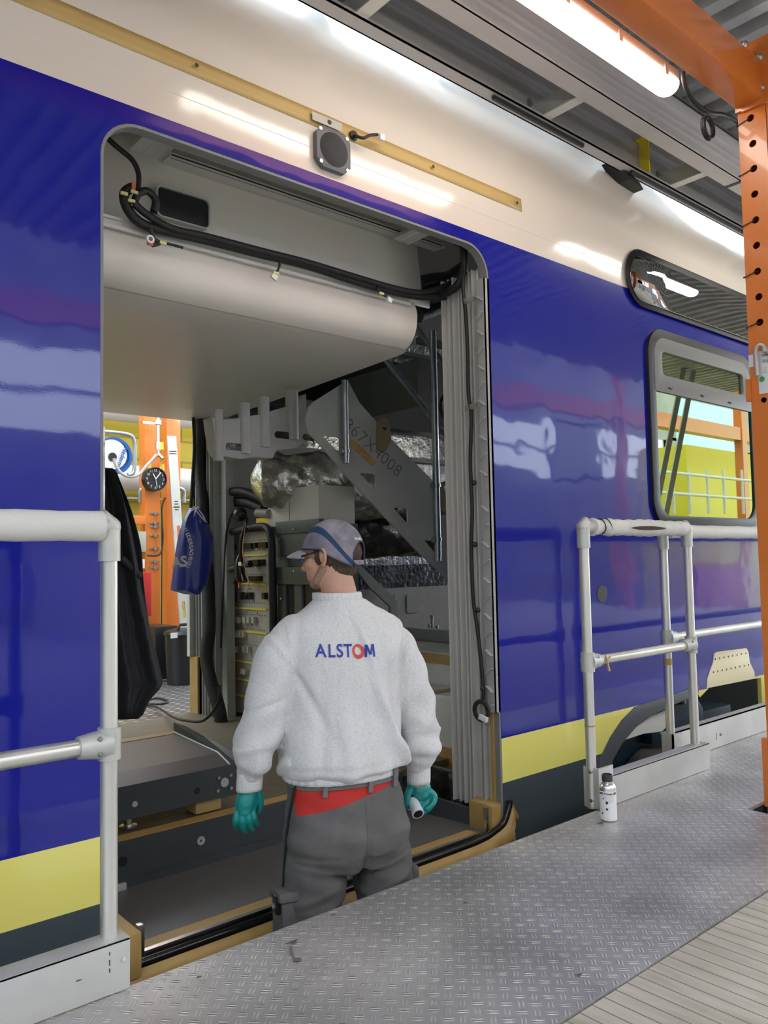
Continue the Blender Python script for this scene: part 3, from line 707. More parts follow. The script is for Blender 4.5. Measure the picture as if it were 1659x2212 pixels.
for px, py, w_, h_ in ((507, 1182, .05, .035), (537, 1180, .13, .04), (556, 1178, .02, .035), (573, 1178, .09, .04), (524, 1212+8, .04, .04), (558, 1216, .07, .045), (571, 1215, .02, .04), (543, 1217, .02, .04),
                       (516, 1250, .10, .035), (555, 1250, .13, .035), (508, 1287, .05, .07), (526, 1287, .02, .05), (535, 1287, .025, .045), (545, 1287, .025, .045), (575, 1287, .03, .04)):
    comp(px, py, w_, h_, M['plastic_black'], 'relay')
for row, xs_ in ((1339, (504, 519, 533, 542, 552)), (1370, (507, 513, 519, 525, 531)), (1403, (503, 511, 532, 541))):
    for x in xs_: comp(x, row, .032 if row < 1350 else .020, .04, M['beige'], 'terminal_block', .03)
comp(531, 1450, .06, .035, M['beige'], 'terminal_block', .03)
mb = MB()
for (yl, yr_) in ((1172, 1166), (1192, 1187), (1242, 1240), (1260, 1259), (1300, 1303), (1325, 1330), (1355, 1362), (1388, 1397)):
    for i in range(13):
        q = P(505+i*5.6, yl+(yr_-yl)*i/12, X=XC-.004); mb.disc(q, (-1, 0, 0), .004, .001, 8)
mb.build('hole_row', M['black'], pn)
mb = MB()
for x, y in ((505, 1205), (540, 1204), (557, 1265), (520, 1273), (541, 1272), (534, 1322), (557, 1324), (513, 1440), (513, 1460), (512, 1480), (512, 1500), (505, 1520)): mb.disc(P(x, y, X=XC-.003), (-1, 0, 0), .006, .004, 10)
mb.build('screw', M['silver'], pn)
mb = MB(); q0 = cy(590); 
mb.box((XC-.02, cy(700), cz(640, 1200)), (XC+.01, cy(597), cz(640, 1140))); mb.box((XC-.03, cy(700), cz(640, 1152)), (XC+.01, cy(605), cz(640, 1125)))
mb.box((XC-.035, cy(700), cz(640, 1262)), (XC+.01, cy(600), cz(640, 1225)))
mb.box((XC-.02, cy(622), -.02), (XC+.01, cy(597), cz(610, 1245)))
mb.box((XC-.02, cy(657), -.02), (XC+.01, cy(641), cz(650, 1245)))
mb.build('cover_panel', M['plate'] if False else mat('cabinet_cover', (.085, .105, .095), .42, noise=.15), body, bevel=.003)
mb = MB(); mb.box((XC-.005, cy(641), cz(630, 1400)), (XC+.012, cy(622), cz(630, 1246))); mb.box((XC-.005, cy(700), cz(680, 1400)), (XC+.012, cy(657), cz(680, 1255))); mb.build('cutout', M['black'], body)
mb = MB()
for k in range(7):
    a = P(626+k*1.6, 1250, X=XC-.006); b_ = P(630+k*2.2, 1340, X=XC-.01); mb.tube([a, a.lerp(b_, .5)+Vector((-.005, 0, 0)), b_], .004, 6)
mb.build('wire_bundle', M['cable'], body)
mb = MB()
for x, y in ((605, 1165), (606, 1210), (634, 1143), (635, 1233), (606, 1255), (607, 1293), (660, 1210)): mb.disc(P(x, y, X=XC-.036), (-1, 0, 0), .006, .004, 10)
mb.build('screw', M['silver'], body)
mb = MB(); mb.box((XC-.018, cy(588), cz(588, 1138)), (XC+.012, cy(560), cz(560, 1120))); mb.build('warning_label', M['yellow'], body)

# white carton on the cabinet
q0, q1 = P(583, 1112, X=XC), P(693, 1116, X=XC+.02)
bxx = thing('cardboard_box', 'plain white cardboard box standing on top of the equipment cabinet', 'box', (XC+.15, 4.0, 1.2155))
yA, yB_, yC = P(584, 1085, X=XC).y, P(631, 1085, X=XC).y, P(694, 1085, X=XC).y
z0, z1 = 1.2155, P(630, 1056, X=XC).z
mb = MB(); mb.box((XC-.02, yC, z0), (XC+.25, yA, z1)); bb = mb.build('carton', M['white_box'], bxx, bevel=.003)
mb = MB(); mb.box((XC-.0215, yB_-.001, z0+.003), (XC-.0195, yB_+.001, z1-.003)); mb.build('seam', M['black'], bb)
# grey spray can / cartridge
q = P(561, 1108, X=XC); q2 = P(583, 1110, X=XC-.02)
mb = MB(); mb.tube([q+Vector((0, .02, .0)), q2], .030, 24); mb.lathe(q2, (q2-q).normalized(), [(0, .001), (.018, .001), (.02, .003), (.024, .002)], 20)
tag(mb.build('cartridge', mat('beige_grey_can', (.30, .27, .24), .45), None), 'small grey-beige cylinder lying on the cabinet beside the white box', 'can')

# inspection lamp / multi plug hanging in front of the plate
pd = thing('power_splitter', 'black rubber multi-way plug hanging by its cable before the component plate', 'plug', P(520, 1240, X=XC-.12))
def H(px, py, d=.12): return P(px, py, X=XC-d)
mb = MB(); mb.tube([H(519, 1198), H(518, 1208), H(517, 1226), H(519, 1245), H(519, 1256)], [.012, .026, .034, .034, .022], 16); hb = mb.build('housing', M['plastic_black'], pd)
for a, b_ in (((514, 1225), (497, 1230)), ((523, 1222), (541, 1219)), ((514, 1240), (508, 1259)), ((524, 1240), (529, 1256))):
    mb = MB(); mb.tube([H(*a), H(*b_)], [.014, .020], 14); mb.build('socket', M['plastic_black'], hb)
mb = MB(); c_ = H(518, 1218, .152); mb.box(c_-Vector((.001, .018, .012)), c_+Vector((.001, .018, .012))); mb.build('sticker', M['whitep'], hb)
mb = MB(); mb.tube(smooth_path([H(534, 1120, .03), H(528, 1140, .08), H(521, 1165), H(519, 1198)], 6), .010, 10); mb.build('power_cable', M['cable'], pd)
mb = MB(); mb.tube([H(518, 1258), H(517, 1270)], .009, 10); mb.build('orange_plug', M['orange'], pd)
mb = MB(); mb.tube(smooth_path([H(531, 1130, .09), H(526, 1165, .12), H(525, 1190, .15), H(528, 1220, .155), H(535, 1245, .14), H(538, 1262, .13), H(532, 1285, .1)], 5), .0025, 6)
lab(mb.build('thin_wire', M['orange'], pd), 'thin orange wire')

# round cable reel and thick hoses above the cabinet
hz = thing('hose_loop', 'thick black sleeved hose looping over the top of the cabinet', 'hose', P(520, 1130, X=XC-.02))
mb = MB(); mb.tube(smooth_path([H(452, 1150, .1), H(452, 1105, .1), H(475, 1070, .08), H(520, 1062, .03), H(560, 1075, 0), H(580, 1085, -.02)], 6), .030, 16); mb.build('hose', M['cable'], hz)
mb = MB(); mb.tube(smooth_path([H(455, 1120, .12), H(465, 1140, .1), H(490, 1150, .06), H(540, 1141, .05), H(572, 1138, .05), H(585, 1160, .06), H(588, 1220, .06), H(590, 1320, .05), H(590, 1420, .05)], 6), .024, 14); mb.build('hose', M['cable'], hz)
mb = MB(); mb.tube(smooth_path([H(455, 1100, .06), H(480, 1085, .03), H(530, 1085, .0), H(570, 1100, -.03)], 6), .035, 14); mb.build('hose', M['cable'], hz)
mb = MB(); mb.tube(smooth_path([H(520, 1107, .02), H(505, 1105, .06), H(493, 1130, .1), H(487, 1180, .1), H(482, 1300, .1), H(478, 1400, .1)], 6), .008, 10); mb.build('hose', M['cable'], hz)
mb = MB(); c_ = H(518, 1110, .06); mb.lathe(c_, (-.6, -.8, .1), [(0, .02), (.02, .02), (.03, .0), (.045, -.01), (.045, -.04), (.02, -.05)], 24); mb.build('cable_drum', M['plastic_black'], hz)
# vertical bundles by the far jamb
for nm, lb, pts, r in (
    ('cable_bundle', 'thick black cable bundle running down beside the far door jamb', [(436, 905, 2.58), (432, 1000, 2.60), (440, 1100, 2.6), (448, 1250, 2.6), (452, 1350, 2.58), (446, 1420, 2.56), (455, 1470, 2.56), (475, 1540, 2.58), (480, 1600, 2.6)], .042),
    ('cable_bundle', 'slim black cable hanging along the far door jamb, behind the blue bag', [(418, 900, 2.5), (420, 970, 2.5), (416, 1040, 2.5), (412, 1120, 2.5), (418, 1180, 2.5)], .012),
    ('cable_bundle', 'black cable bundle between far door jamb and component plate', [(462, 1120, 2.7), (466, 1200, 2.7), (470, 1300, 2.7), (468, 1420, 2.7), (472, 1560, 2.7)], .05)):
    mb = MB(); mb.tube(smooth_path([P(x, y, X=X_) for x, y, X_ in pts], 6), r, 12); tag(mb.build(nm, M['cable'], None), lb, 'cable', 'cable bundles by the far jamb')
mb = MB(); mb.tube(smooth_path([P(300, 1520, z=-.072), P(335, 1508, z=-.072), P(362, 1514, z=-.07), P(350, 1520, z=-.072), P(310, 1521, z=-.072), P(340, 1528, z=-.05), P(372, 1548, Y=4.7), P(400, 1556, Y=4.3), P(440, 1556, Y=4.1), P(470, 1520, Y=4.0), P(474, 1480, Y=4.0)], 6), .008, 8)
tag(mb.build('floor_cable', M['cable'], None), 'thin black cable lying in a loop on the far tread plate', 'cable')

# aluminium profile / black inner frame between jamb and cabinet
mb = MB(); mb.box((2.68, 4.72, -.02), (2.74, 4.80, 1.97)).box((2.74, 4.80, -.02), (3.4, 4.86, 1.97)); 
tag(mb.build('partition_frame', M['plate'], None), 'grey primed frame post between far door jamb and cabinet', 'frame')

# foil lined far wall, rails and window strips at the upper right
YF = 4.98
fw = thing('insulated_wall', 'crinkled silver foil insulation on the far inner wall behind the staircase', 'insulation', (4.2, YF, .0))
mb = MB(); mb.box((2.72, YF, .95), (7.2, YF+.04, 3.1)); mb.build('foil_sheet', M['foil'], fw)
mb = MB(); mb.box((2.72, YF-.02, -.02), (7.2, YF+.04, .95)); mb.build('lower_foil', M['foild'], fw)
for y in (925, 948, 1003, 1062, 1088, 905, 850, 790):
    q = P(1000, y, Y=YF-.03); mb = MB(); mb.box((2.8, YF-.05, q.z-.018), (7.1, YF, q.z+.018)); mb.box((2.8, YF-.07, q.z-.022), (7.1, YF-.05, q.z-.012)); mb.build('horizontal_rail', M['plate'], fw)
mb = MB(); q = P(900, 825, Y=YF-.3); q2 = P(900, 905, Y=YF-.3)
mb.box((2.85, YF-.45, q2.z), (5.6, YF-.25, q.z+.08)); tag(mb.build('heater_trunking', M['black'], None), 'black trunking box running along the foil wall above the stairs', 'trunking')
mb = MB(); q = P(900, 912, Y=YF-.3); mb.box((3.2, YF-.42, q.z-.03), (5.6, YF-.36, q.z+.03)); tag(mb.build('metal_rail', M['profile'], None), 'pale metal rail below the black trunking behind the staircase', 'rail')
mb = MB(); mb.box((5.3, 2.42, 1.99), (7.1, 5.0, 2.02)); mb.build('upper_floor', M['cabinet'], train)
# large foil ducts under the upper floor
for (a, b_, r, lb) in (((548, 1040, 4.3), (720, 985, 4.0), .17, 'crumpled silver foil duct under the stair landing'),
                      ((705, 1085, 4.35), (860, 1080, 4.25), .13, 'silver foil duct just right of the white cardboard box'),
                      ((690, 1150, 4.6), (900, 1170, 4.4), .18, 'dark foil wrapped duct behind the white box')):
    p0, p1 = P(a[0], a[1], Y=a[2]), P(b_[0], b_[1], Y=b_[2]); p1.z = p0.z if r > .13 else p1.z; p1 = p1 + (p1-p0)*.5
    n = 60; path = bez(p0-(p1-p0)*.02, p1, n); mb = MB(); vs_, fs = [], []; K = 48; D = (p1-p0).normalized(); U = Vector((0, 0, 1)); U = (U-D*U.dot(D)).normalized(); W_ = D.cross(U)
    for i, q in enumerate(path):
        e = min(1, .25+i*.12)
        for k in range(K):
            t = 2*math.pi*k/K; rr_ = r*e*(1+.05*math.sin(3*t+i*.23)+.035*math.sin(7*t-i*.41)+.02*math.sin(13*t+i*.9)+.03*math.sin(i*.6)); vs_.append(q+U*math.cos(t)*rr_+W_*math.sin(t)*rr_)
    for i in range(n):
        for k in range(K): a_ = i*K+k; c_ = i*K+(k+1) % K; fs.append((a_, c_, c_+K, a_+K))
    fs.append(tuple(range(K))); fs.append(tuple(reversed(range(n*K, (n+1)*K)))); mb.add(vs_, fs, True)
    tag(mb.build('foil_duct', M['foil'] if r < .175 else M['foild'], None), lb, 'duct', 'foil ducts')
# ribbed underside of the landing
YL = 3.6
ls = thing('landing_casting', 'grey ribbed moulding with oval slots under the stair landing', 'moulding', P(560, 930, Y=YL))
mb = MB()
out_ = [(458, 900), (470, 905), (500, 905), (560, 895), (640, 872), (662, 850), (664, 945), (668, 965), (655, 958), (643, 968), (598, 972), (590, 990), (545, 988), (520, 992), (478, 985), (468, 970)]
mb.prism([P(x, y, Y=YL) for x, y in out_], (0, .10, 0)); lm = mb.build('body', M['greylam'], ls, bevel=.006)
for x0, x1, yy in ((470, 490, 945), (525, 548, 930), (568, 590, 915), (628, 652, 900)):
    a, b_ = P(x0, yy, Y=YL-.03), P(x1, yy+50, Y=YL-.03); mb = MB(); mb.tube([( (a.x+b_.x)/2, YL+.01, b_.z), ((a.x+b_.x)/2, YL+.01, a.z+.15)], abs(b_.x-a.x)/2, 20); mb.build('rib', M['greylam'], lm)
for x, y, w_ in ((509, 965, .055), (611, 940, .05), (668, 945, .04)):
    q = P(x, y, Y=YL-.004); mb = MB(); plateXZ(mb, [rrect(q.x-w_, q.z-.018, q.x+w_, q.z+.018, .017)], YL-.002, .006); mb.build('slot', M['foild'], lm)

# ------------------------------------------------------------------ staircase
st = thing('staircase', 'grey-green primed steel stair stringer rising over the vestibule, with cut-outs and lifting eyes', 'staircase', (3.2, 3.3, -.02))
YS = 3.3
so = [(666, 878), (680, 866), (750, 822), (775, 870), (806, 905), (845, 950), (900, 1005), (960, 1065), (1002, 1128), (1018, 1150), (1040, 1205), (1040, 1420), (1010, 1420), (1000, 1320), (975, 1262), (900, 1190), (800, 1085), (740, 1020), (690, 960), (664, 935), (658, 905)]
holes = [[(695, 942), (728, 944), (733, 948), (733, 982)], [(775, 1022), (806, 1024), (811, 1030), (811, 1062)], [(848, 1097), (877, 1098), (880, 1103), (880, 1133)], [(915, 1167), (938, 1168), (942, 1172), (942, 1200)]]
mb = MB(); mb_ = [[P(x, y, Y=YS) for x, y in so]] + [[P(x, y, Y=YS) for x, y in h] for h in holes]
plateXZ(mb, [[(p.x, p.z) for p in lp] for lp in mb_], YS, .012); sg = mb.build('stringer', M['plate'], st)
edge = [P(x, y, Y=YS) for x, y in so[2:11]]
mb = MB(); mb.strip([p for p in edge], (0, .045, 0), False); mb.build('top_flange', mat('yellowed_primer', (.26, .22, .10), .5), sg, solid=.006)
for hx, hy in ((828, 928), (962, 1063)):
    c_ = P(hx, hy, Y=YS-.012)
    mb = MB(); o_ = [(c_.x-.045, c_.z+.03), (c_.x-.03, c_.z+.055), (c_.x, c_.z+.065), (c_.x+.03, c_.z+.055), (c_.x+.042, c_.z+.03), (c_.x+.048, c_.z-.06), (c_.x+.0, c_.z-.13), (c_.x-.05, c_.z-.11), (c_.x-.052, c_.z-.04)]
    plateXZ(mb, [o_, circ(c_.x+.006, c_.z+.02, .024)], YS-.014, .014); mb.build('lifting_eye', mat('olive_primer', (.20, .16, .07), .5), sg)
# writing on the stringer
dx = (P(850, 1010, Y=YS)-P(770, 935, Y=YS)); c_ = P(806, 968, Y=YS-.0075)
text('867X4008', .105, frame_mtx(c_, (dx.x, 0, dx.z), (-dx.z, 0, dx.x)), mat('pencil', (.09, .10, .09), .6), 'handwriting', sg, bold=-.0022, shear=.1, spacing=1.05)
q = [P(x, y, Y=YS-.0075) for x, y in ((757, 950), (765, 951), (815, 998), (803, 1008), (754, 960))]
mb = MB(); mb.prism(q, (0, .0008, 0)); tpn = mb.build('tape_label', M['tape'], sg)
text('5P02', .055, frame_mtx(P(784, 979, Y=YS-.0090), (dx.x, 0, dx.z), (-dx.z, 0, dx.x)), mat('pencil_red', (.25, .10, .06), .6), 'handwriting', tpn, bold=-.001)
# second stringer beyond
mb = MB(); s2_ = [(758, 1215), (775, 1218), (845, 1285), (858, 1300), (862, 1420), (848, 1420), (843, 1310), (800, 1270)]
mb.prism([P(x, y, Y=4.3) for x, y in s2_], (0, .02, 0)); mb.build('far_stringer', M['plate'], st)
# upright steel tubes
def prop(px, ytop, ybot, Y, r, lb, clamps, top=0):
    t_ = thing('handrail_tube', lb, 'handrail', P(px, ybot, Y=Y), 'handrail tubes above the stairs')
    a, b_ = P(px, ytop, Y=Y), P(px, ybot, Y=Y); a.x = b_.x
    mb = MB(); mb.tube([b_, a], r, 20); tb = mb.build('tube', M['galv'], t_)
    mb = MB(); mb.tube([b_-Vector((0, 0, .03)), b_+Vector((0, 0, .002))], r*.9, 16); mb.build('end_cap', M['galv'], tb)
    for cy_ in clamps:
        q = P(px, cy_, Y=Y); q.x = a.x; mb = MB(); mb.lathe(q-Vector((0, 0, .008)), (0, 0, 1), [(r, 0), (r*1.25, 0), (r*1.25, .018), (r, .018)], 20)
        mb.box(q+Vector((r, -.006, -.008)), q+Vector((r*1.8, .006, .008))); mb.lathe(q+Vector((-r*1.9, .0, 0)), (1, 0, 0), [(0, 0), (.016, 0), (.018, .006), (.010, .010), (.010, r)], 14); mb.build('clamp', M['galv'], tb)
    return t_
prop(747, 822, 988, YS-.05, .017, 'bare upright steel tube at the upper end of the stringer', (975,))
prop(946, 718, 1200, YS-.08, .020, 'long upright steel tube crossing the middle of the stringer', (1049, 1166))
for a, b_, lb in (((832, 775), (937, 905), 'slanting grey tube left of the long upright tube'), ((895, 700), (1022, 872), 'slanting grey tube crossing above the long upright tube'), ((950, 925), (1018, 995), 'short slanting grey tube right of the long upright tube')):
    mb = MB(); p0, p1 = P(*a, Y=YS-.02), P(*b_, Y=YS-.02); mb.tube([p0, p1], .017, 16)
    mb.tube([p1, p1-(p1-p0).normalized()*.05], .022, 16)
    tag(mb.build('brace_tube', M['galv'], None), lb, 'tube', 'slanting stair tubes')
a, b_ = P(900, 700, Y=3.75), P(960, 785, Y=3.75)
mb = MB(); mb.box((a.x, 3.75, b_.z), (4.9, 4.5, 1.985)); mb.box((a.x-.01, 3.70, b_.z+.09), (4.9, 3.75, b_.z+.13))
tag(mb.build('ceiling_unit', M['cabinet'], None), 'dark grey ceiling unit above the stair tubes, right of the bulkhead', 'ceiling unit')
# black hose clump right of tubes
cc = thing('cable_coil', 'black cable coil tied beside the right door jamb above the stairs', 'cable', P(975, 880, Y=3.0))
for r_, dx_ in ((.055, 0), (.050, .012), (.046, -.01)):
    c_ = P(968+dx_*300, 880, Y=3.05+dx_); mb = MB(); mb.tube([c_+Vector((r_*math.cos(t*.35), 0, r_*1.3*math.sin(t*.35))) for t in range(19)], .011, 8, cap=False); mb.build('loop', M['cable'], cc)
c_ = P(990, 878, Y=2.9); mb = MB(); mb.tube([c_+Vector((.032*math.cos(t*.35), 0, .040*math.sin(t*.35))) for t in range(19)], .006, 8, cap=False); mb.build('loop', M['cable'], cc)

# ------------------------------------------------------------------ lower stairs, masked with paper
ls2 = thing('masked_steps', 'lower stair flight wrapped in white paper and brown tape at the right', 'steps', (3.2, 3.3, -.02))
def S(x, y, X): return P(x, y, X=X)
zs_ = [P(1030, 1640, X=2.95).z, P(1036, 1516, X=2.95).z, P(1036, 1420, X=3.22).z]
mb = MB(); mb.box((2.95, 2.64, zs_[0]), (3.22, 4.1, zs_[1])); mb.box((3.22, 2.64, zs_[0]), (3.6, 4.1, zs_[2])); lb_ = mb.build('paper_cover', M['paper'], ls2, bevel=.02, seg=3)
mb = MB(); z_ = zs_[2]; mb.box((3.213, 2.64, z_-.06), (3.219, 4.1, z_-.005)); mb.box((3.213, 3.05, z_-.16), (3.219, 3.11, z_-.06)); mb.box((2.96, 3.05, zs_[1]+.001), (3.215, 3.11, zs_[1]+.004)); mb.box((2.944, 3.20, zs_[1]-.12), (2.949, 3.24, zs_[1]+.0)); mb.build('brown_tape', M['tape'], ls2)
mb = MB(); mb.box((3.6, 2.64, zs_[2]), (3.66, 4.1, zs_[2]+.08)); mb.box((3.24, 2.66, zs_[2]), (3.9, 4.1, zs_[2]+.012)); mb.build('top_board', M['plate'], ls2)
mb = MB(); mb.box((2.93, 2.62, .05-.12), (2.99, 3.5, .03)); tag(mb.build('timber', M['tape'], None), 'taped brown timber strip at the foot of the masked steps', 'timber')
mb = MB(); mb.box((2.66, 2.98, -.05), (2.9, 4.2, .02)); 
v, f = [], []
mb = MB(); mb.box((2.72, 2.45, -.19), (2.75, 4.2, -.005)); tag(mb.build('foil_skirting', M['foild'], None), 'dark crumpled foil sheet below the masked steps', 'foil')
mb = MB(); q = [P(x, y, X=2.70) for x, y in ((968, 1672), (985, 1672), (1000, 1738), (975, 1735))]; mb.prism(q, (.004, 0, 0)); tag(mb.build('foil_tape', M['silver'] if False else M['foil'], None), 'loose flap of silver foil tape standing on the dark foil', 'tape')
# small far window and levers seen under the stairs
mb = MB(); mb.box((3.3, 4.93, .35), (6.8, 4.96, P(900, 1268, Y=4.93).z)); fwl = tag(mb.build('lower_panel', M['greylam'], None), 'dull grey inner wall panel with small windows behind the stairs', 'panel')
for x0, x1 in ((851, 868), (878, 904)):
    a, b_ = P(x0, 1284, Y=4.92), P(x1, 1322, Y=4.92); mb = MB(); plateXZ(mb, [rrect(a.x, b_.z, b_.x, a.z, .02)], 4.92, .006); mb.build('small_window', mat('bright_small_window', (.40, .45, .42), .4), fwl)
for x, yt_, yb_, ww in ((933, 1333, 1390, 'tallest of the upright rods'), (944, 1355, 1390, 'middle one, with a pale knob,'), (957, 1367, 1390, 'rightmost and shortest of the rods'), (927, 1353, 1390, 'leftmost of the short upright rods')):
    mb = MB(); mb.tube([P(x, yb_, Y=3.9), P(x, yt_, Y=3.9)], .008, 10); mb.tube([P(x, yt_+2, Y=3.9), P(x, yt_-4, Y=3.9)], .012, 10)
    tag(mb.build('lever_rod', M['galv'], None), ww+' under the stair stringer', 'rod', 'rods under the stringer')

# ------------------------------------------------------------------ cables on the bulkhead and the right jamb
YB = 2.56
cbn = thing('wiring_harness', 'thick black wiring harness sagging along the bulkhead above the doorway', 'cable', P(560, 560, Y=YB))
mb = MB(); main = smooth_path([P(x, y, Y=YB) for x, y in ((285, 405), (268, 420), (278, 455), (310, 485), (370, 502), (450, 520), (560, 548), (660, 572), (760, 605), (840, 628), (905, 640), (960, 640), (990, 620), (1003, 590))], 6)
mb.tube(main, .017, 12); mb.build('main_bundle', M['cable'], cbn)
mb = MB(); mb.tube(smooth_path([P(x, y, Y=YB-.02) for x, y in ((290, 440), (320, 465), (370, 493), (450, 512), (560, 541), (660, 566), (760, 596), (850, 622), (910, 632), (960, 618), (990, 595))], 6), .013, 12); mb.build('side_bundle', M['cable'], cbn)
mb = MB(); mb.tube(smooth_path([P(x, y, Y=YB) for x, y in ((218, 285), (250, 315), (285, 345), (299, 375), (298, 410), (290, 430), (305, 415), (330, 420), (340, 445), (328, 462), (320, 462))], 6), .009, 10); mb.build('loop', M['cable'], cbn)
mb = MB(); mb.tube(smooth_path([P(x, y, Y=YB-.01) for x, y in ((290, 440), (298, 420), (318, 413), (336, 432), (332, 458))], 6), .013, 10); mb.build('loop', M['cable'], cbn)
mb = MB(); mb.tube(smooth_path([P(x, y, Y=YB-.02) for x, y in ((325, 495), (332, 515), (345, 525), (328, 530))], 5), .007, 8); mb.build('branch', M['cable'], cbn); mb = MB(); mb.tube(smooth_path([P(x, y, Y=YB-.02) for x, y in ((345, 522), (370, 528), (395, 535))], 4), .005, 8); mb.build('branch', M['cable'], cbn)
for x, y in ((268, 418), (290, 415), (284, 434), (352, 525), (596, 590), (824, 634)):
    q = P(x, y, Y=YB-.024); mb = MB(); mb.box(q-Vector((.012, .004, .005)), q+Vector((.012, .004, .005))); mb.build('cable_marker', mat('pale_yellow_tape', (.62, .58, .25), .5) if x == 268 else bpy.data.materials['pale_yellow_tape'], cbn)
mb = MB(); mb.tube(smooth_path([P(x, y, Y=YB-.02) for x, y in ((605, 565), (602, 580), (594, 592))], 4), .005, 8); mb.build('branch', M['cable'], cbn); mb = MB(); mb.tube(smooth_path([P(x, y, Y=YB-.02) for x, y in ((815, 622), (822, 632), (834, 640))], 4), .006, 8); mb.build('branch', M['cable'], cbn)
for x, y in ((592, 598), (841, 648)):
    q = P(x, y, Y=YB-.02); mb = MB(); mb.box(q-Vector((.012, .006, .010)), q+Vector((.012, .006, .010)), Matrix.Rotation(R_(25), 3, 'Y')); mb.build('white_plug', M['whitep'], cbn)
q = P(323, 518, Y=YB-.03); mb = MB(); mb.lathe(q, (0, -1, 0), [(.008, 0), (.014, 0), (.014, .01), (.008, .01)], 16); mb.build('ring_clip', M['whitep'], cbn)
q = P(288, 402, Y=YB-.02); mb = MB(); mb.box(q-Vector((.006, .004, .02)), q+Vector((.006, .004, .012))); mb.build('red_clip', mat('orange_red_clip', (.55, .12, .05), .5), cbn); q = P(324, 526, Y=YB-.03); mb = MB(); mb.box(q-Vector((.01, .004, .006)), q+Vector((.01, .004, .006))); mb.build('red_clip', bpy.data.materials['orange_red_clip'], cbn)

jc = thing('jamb_cable', 'black cable clipped down the right door jamb, ending in a coil with white connector', 'cable', P(1040, 1550, X=2.585))
mb = MB(); mb.tube(smooth_path([P(x, y, X=2.575) for x, y in ((998, 530), (1003, 570), (1000, 620), (1006, 680), (1010, 760), (1012, 850), (1018, 900), (1016, 1000), (1020, 1100), (1018, 1180), (1022, 1290), (1030, 1350), (1038, 1420), (1044, 1490), (1043, 1512))], 6), .0085, 10); mb.build('run', M['cable'], jc)
mb = MB(); mb.tube(smooth_path([P(x, y, X=2.58) for x, y in ((985, 522), (1000, 530), (1003, 560), (999, 590), (985, 620), (950, 640))], 6), .018, 10); mb.build('upper_bundle', M['cable'], jc)
c_ = P(1041, 1535, X=2.565)
for r_ in (.042, .036):
    mb = MB(); mb.tube([c_+Vector((-.004, r_*1.0*math.cos(t*.3), r_*math.sin(t*.3))) for t in range(22)], .007, 8, cap=False); mb.build('coil', M['cable'], jc)
q = P(1044, 1552, X=2.55); mb = MB(); mb.box(q-Vector((.008, .022, .010)), q+Vector((.008, .022, .012)), Matrix.Rotation(R_(14), 3, 'X')); mb.build('white_connector', M['whitep'], jc, bevel=.002)
for x, y in ((1024, 1043), (1026, 1176), (1032, 1318), (1043, 1487)):
    q = P(x, y, X=2.575); mb = MB(); mb.ball(q, .012, 12, 8); mb.build('clip', M['plastic_black'], jc)
for x, y in ((1008, 650), (1012, 880)):
    q = P(x, y, X=2.57); mb = MB(); mb.box(q-Vector((.003, .05, .012)), q+Vector((.003, .02, .012))); hb = mb.build('perforated_clip', M['silver'], jc)

# black cable junction above right end of bulkhead
for pts, r, lb in (([(905, 612), (935, 605), (970, 600), (1000, 580)], .035, 'thick black cable bundle over the right end of the bulkhead'),
                   ([(902, 680), (940, 665), (975, 645), (1000, 620)], .040, 'lower thick black cable bundle at the right end of the bulkhead'),
                   ([(905, 650), (950, 640), (1000, 600)], .045, 'middle thick black cable bundle at the right end of the bulkhead')):
    mb = MB(); mb.tube(smooth_path([P(x, y, Y=2.78) for x, y in pts], 6), r, 14); tag(mb.build('cable_bundle', M['cable'], None), lb, 'cable', 'bundles at the bulkhead end')

# ------------------------------------------------------------------ bag, jacket, foil strip
bg = thing('drawstring_bag', 'dark blue drawstring bag with white print hanging by the far door jamb', 'bag', P(415, 1280, X=2.52))
def loft(rings, n=40):
    """rings: (centre, rx, ry, squareness, rot) -> verts, faces closed"""
    vs_, fs = [], []
    for (c, rx, ry, ex, *rest) in rings:
        fn = rest[0] if rest else None
        for k in range(n):
            t = 2*math.pi*k/n; ct, s_t = math.cos(t), math.sin(t)
            x = rx*math.copysign(abs(ct)**(2/ex), ct); y = ry*math.copysign(abs(s_t)**(2/ex), s_t)
            if fn: m_ = fn(t); x *= m_; y *= m_
            vs_.append((c[0]+x, c[1]+y, c[2]))
    for i in range(len(rings)-1):
        for k in range(n): a = i*n+k; b = i*n+(k+1) % n; fs.append((a, b, b+n, a+n))
    fs.append(tuple(reversed(range(n)))); fs.append(tuple(range((len(rings)-1)*n, len(rings)*n)))
    return vs_, fs
Yb = 4.45
def bagc(py, x0, x1): a, b_ = P(x0, py, Y=Yb), P(x1, py, Y=Yb); return ((a.x+b_.x)/2, Yb, a.z), (b_.x-a.x)/2
rings = []
for i, (py, x0, x1) in enumerate(((1284, 405, 422), (1275, 374, 436), (1262, 375, 446), (1240, 378, 450), (1200, 382, 456), (1160, 388, 455), (1135, 393, 448), (1115, 402, 438), (1103, 410, 430), (1097, 414, 426))):
    c_, hw = bagc(py, x0, x1); ph = i*.5; rings.append((c_, hw, .07+.02*(i < 6), 2.0, (lambda t, ph=ph, i=i: 1+.05*math.sin(5*t+ph)+(.10 if i > 6 else .03)*math.sin(9*t+ph*2))))
v_, f_ = loft(rings, 72); mb = MB(); mb.add(v_, f_, True); bagm = mb.build('sack', mat('dark_blue_nylon', (.018, .035, .26), .32, bump=.35, bscale=9), bg)
